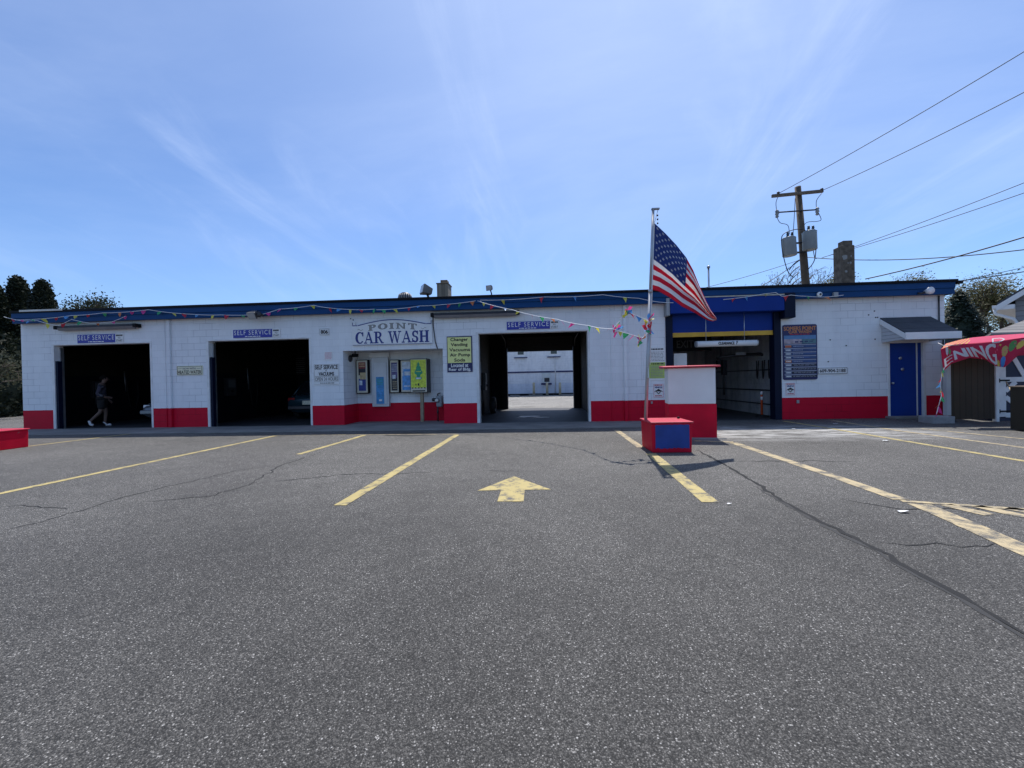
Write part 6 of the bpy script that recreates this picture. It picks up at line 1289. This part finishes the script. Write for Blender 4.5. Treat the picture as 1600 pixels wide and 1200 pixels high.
for i in range(NU):
    for j in range(NV):
        u, v = (i+.5)/NU, (j+.5)/NV; k = 0
        if v < .34: k = 2 if (u*40+v*8) % 2 < 1.2 else 3
        if v < .34 and u > .36: k = 2
        for bu, bv, ru, rv, kk in balls:
            if ((u-bu)/ru)**2+((v-bv)/rv)**2 < 1: k = kk
        ua, ub = pu(1487), pu(1555)
        if ua < u < ub:
            uu = (u-ua)/(ub-ua); hh_ = .17+.12*uu; cvv = .74-.06*uu; tt = (v-(cvv-hh_))/(2*hh_)
            if 0 < tt < 1 and any(inside((uu+d, 1-tt), tp) for d in (-.016, 0, .016)): k = 1
        if pu(1473) < u < ua-.012:
            uu = (u-pu(1473))/(ua-.012-pu(1473)); tt = (v-.68)/.26
            if 0 < tt < 1 and inside((uu, 1-tt), te): k = 1
        if pu(1550) < u < pu(1570) and .16 < v < .40 and inside(((u-pu(1550))/(pu(1570)-pu(1550)), 1-(v-.16)/.24), td): k = 1
        a = i*(NV+1)+j; mb.f.append([a, a+1, a+NV+2, a+NV+1]); mb.mi.append(k); mb.smooth.append(True)
bo = mb.build('banner_cloth', None, bn, recalc=False); sd = bo.modifiers.new('thickness', 'SOLIDIFY'); sd.thickness = .004; sd.offset = 0
mb = MB(); mb.tube([P(1466, 536, YBn+.3), P(1474, 540, YBn+.02), P(1520, 537.5, YBn+.02), P(1660, 526, YBn+.02)], .008, 5); mb.build('cord', M['cord'], bn)
# drooping tail of bunched bunting beside the post
tl = [P(x, y, YBn-.05) for x, y in ((1476, 574), (1472, 584), (1469, 600), (1471, 618), (1466, 636), (1463, 648))]
bunting('limp bunting tail hanging beside the gate post above the concrete block', tl, .10, .13, n0=1, limp=2)
# grey house
YH = 17.5
hs = thing('grey_house', 'grey sided house with white gutter at the right edge behind the shed', 'house', (P(1600, 600, YH).x+3, YH+3, 0))
x0 = P(1569, 500, YH).x; ez = P(1569, 478, YH).z; x1 = x0+9
mb = MB(); pol = [(x0, 0), (x1, 0), (x1, ez), (x0+4.5, ez+3.4), (x0, ez)]; mb.prism(pol, YH, YH+8); mb.build('wall', M['siding'], hs)
mb = MB(); e0 = P(1545, 486, YH-.3); xe = e0.x; sl = 3.4/4.5
for s_, xa_, xb_ in ((1, x0-.45, x0+4.5), (-1, x1+.45, x0+4.5)):
    za = ez-.45*sl; zb_ = ez+3.4; mb.hexa([(xa_, YH-.35, za+.02), (xb_, YH-.35, zb_+.02), (xb_, YH+8.3, zb_+.02), (xa_, YH+8.3, za+.02), (xa_, YH-.35, za+.12), (xb_, YH-.35, zb_+.12), (xb_, YH+8.3, zb_+.12), (xa_, YH+8.3, za+.12)])
mb.build('roof', M['shingle'], hs)
mb = MB(); za = ez-.45*sl; mb.hexa([(x0-.47, YH-.38, za-.20), (x0+4.5, YH-.38, ez+3.4-.20), (x0+4.5, YH-.351, ez+3.4-.20), (x0-.47, YH-.351, za-.20), (x0-.47, YH-.38, za+.019), (x0+4.5, YH-.38, ez+3.4+.019), (x0+4.5, YH-.351, ez+3.4+.019), (x0-.47, YH-.351, za+.019)])
mb.box(x0-.45, x0-.001, YH-.345, YH+8, za-.16, za-.12); mb.box(x0-.45, x0+.0, YH-.345, YH-.001, za-.119, za+.01)
mb.build('roof_trim', M['white'], hs)
mb = MB(); mb.box(x0-.58, x0-.46, YH-.36, YH+8, za-.10, za+.03); mb.build('gutter', M['white'], hs, bevel=.01)
mb = MB(); mb.tube([(x0-.52, YH-.25, za-.08), (x0-.50, YH-.25, za-.30), (x0-.04, YH-.12, za-.55), (x0+.06, YH-.10, za-.75), (x0+.06, YH-.10, .1)], .055, 8); mb.build('downpipe', M['white'], hs)
hr = Matrix.Translation((x0+.42, YH, .36)) @ Matrix.Rotation(R(-50), 4, 'Z') @ Matrix.Translation((-x0, -YH, 0))
for o in hs.children: o.data.transform(hr)

# ================================================================== BEHIND: white building seen through the bay
YR = 34.5
rb = thing('rear_building', 'white painted block building seen through the open bay', 'building', (0, YR, 0))
zl = lambda py, px=845: P(px, py, YR).z
mb = MB(); mb.box(-16, 16, YR, YR+9, 0, 5.2); mb.build('wall', M['rear_block'], rb)
mb = MB(); mb.box(-16.2, 16.2, YR-.2, YR+9.2, 5.201, 5.4); mb.build('roof', M['roofing'], rb)
mb = MB(); mb.box(-16, 16, YR-.05, YR-.001, zl(582.2), zl(580)); mb.build('stripe', M['sign_navy'], rb)
mb = MB(); mb.box(-16, 16, YR-.10, YR-.001, -.01, .16); mb.build('base_strip', M['black'], rb)
for xa_, xb_ in ((808.5, 818.8), (860, 870.5)):
    a, b = P(xa_-1.5, 545, YR), P(xb_+1.5, 559, YR); mb = MB(); zb_ = zl(557.5); zt2 = zb_+1.1
    mb.box(a.x-.1, b.x+.1, YR-.08, YR-.001, zb_, zt2); w_ = mb.build('window', M['white'], rb, bevel=.01)
    mb = MB(); mb.box(a.x+.10, b.x-.10, YR-.095, YR-.081, zb_+.22, zt2-.1); mb.build('pane', M['glass'], w_)
    mb = MB(); mb.box(a.x-.2, b.x+.2, YR-.16, YR-.081, zb_-.08, zb_-.001); mb.build('sill', M['sign_navy'], w_)
a, b = P(847, 583, YR), P(860, 598, YR); mb = MB(); mb.box(a.x, b.x, YR-.25, YR-.001, b.z, a.z); va = mb.build('wall_cabinet', mat('cabinet_pale', (.62, .66, .64), .6, var=.1), rb, bevel=.01)
c_, d_ = P(850.5, 590.5, YR), P(858.5, 596.5, YR); mb = MB(); mb.box(c_.x, d_.x, YR-.27, YR-.251, d_.z, c_.z); mb.build('screen', M['dark_metal'], va)
mb = MB(); mb.box(a.x-.1, b.x+.1, YR-.35, YR-.252, b.z-.16, b.z-.02); mb.build('shelf', M['sign_navy'], va)
q = P(868, 600, YR); mb = MB(); mb.tube([(q.x, YR-.05, .1), (q.x, YR-.05, 4.8)], .04, 6); mb.build('downpipe', M['trim'], rb)
for i, (px, lab) in enumerate(((834.3, 'leftmost of the three thin yellowish bollards behind the building'), (855, 'middle thin yellowish bollard in front of the wall cabinet'), (875.2, 'rightmost of the three thin yellowish bollards behind the building'))):
    p = P(px, 617.2, 33.4); z_ = P(px, 597.5, 33.4).z; mb = MB(); mb.lathe((p.x, 33.4, 0), [(.10, 0), (.10, z_-.06), (.07, z_-.01), (0, z_)], 14); tag(mb.build('bollard', mat('bollard_yellow', (.50, .44, .30), .7, var=.2)), lab, 'bollard', 'bollards behind the building')
for i, (xa_, xb_, lab) in enumerate(((797, 812, 'left pale concrete wheel stop along the rear building'), (826, 848, 'middle pale concrete wheel stop along the rear building'), (876, 896, 'right pale concrete wheel stop along the rear building'))):
    a, b = P(xa_, 619, 32.6), P(xb_, 619, 32.6); mb = MB(); mb.hexa([(a.x, 32.5, 0), (b.x, 32.5, 0), (b.x, 32.68, 0), (a.x, 32.68, 0), (a.x, 32.53, .13), (b.x, 32.53, .13), (b.x, 32.65, .13), (a.x, 32.65, .13)]); tag(mb.build('wheel_stop', M['concrete'], bevel=.02), lab, 'wheel stop', 'wheel stops behind the building')
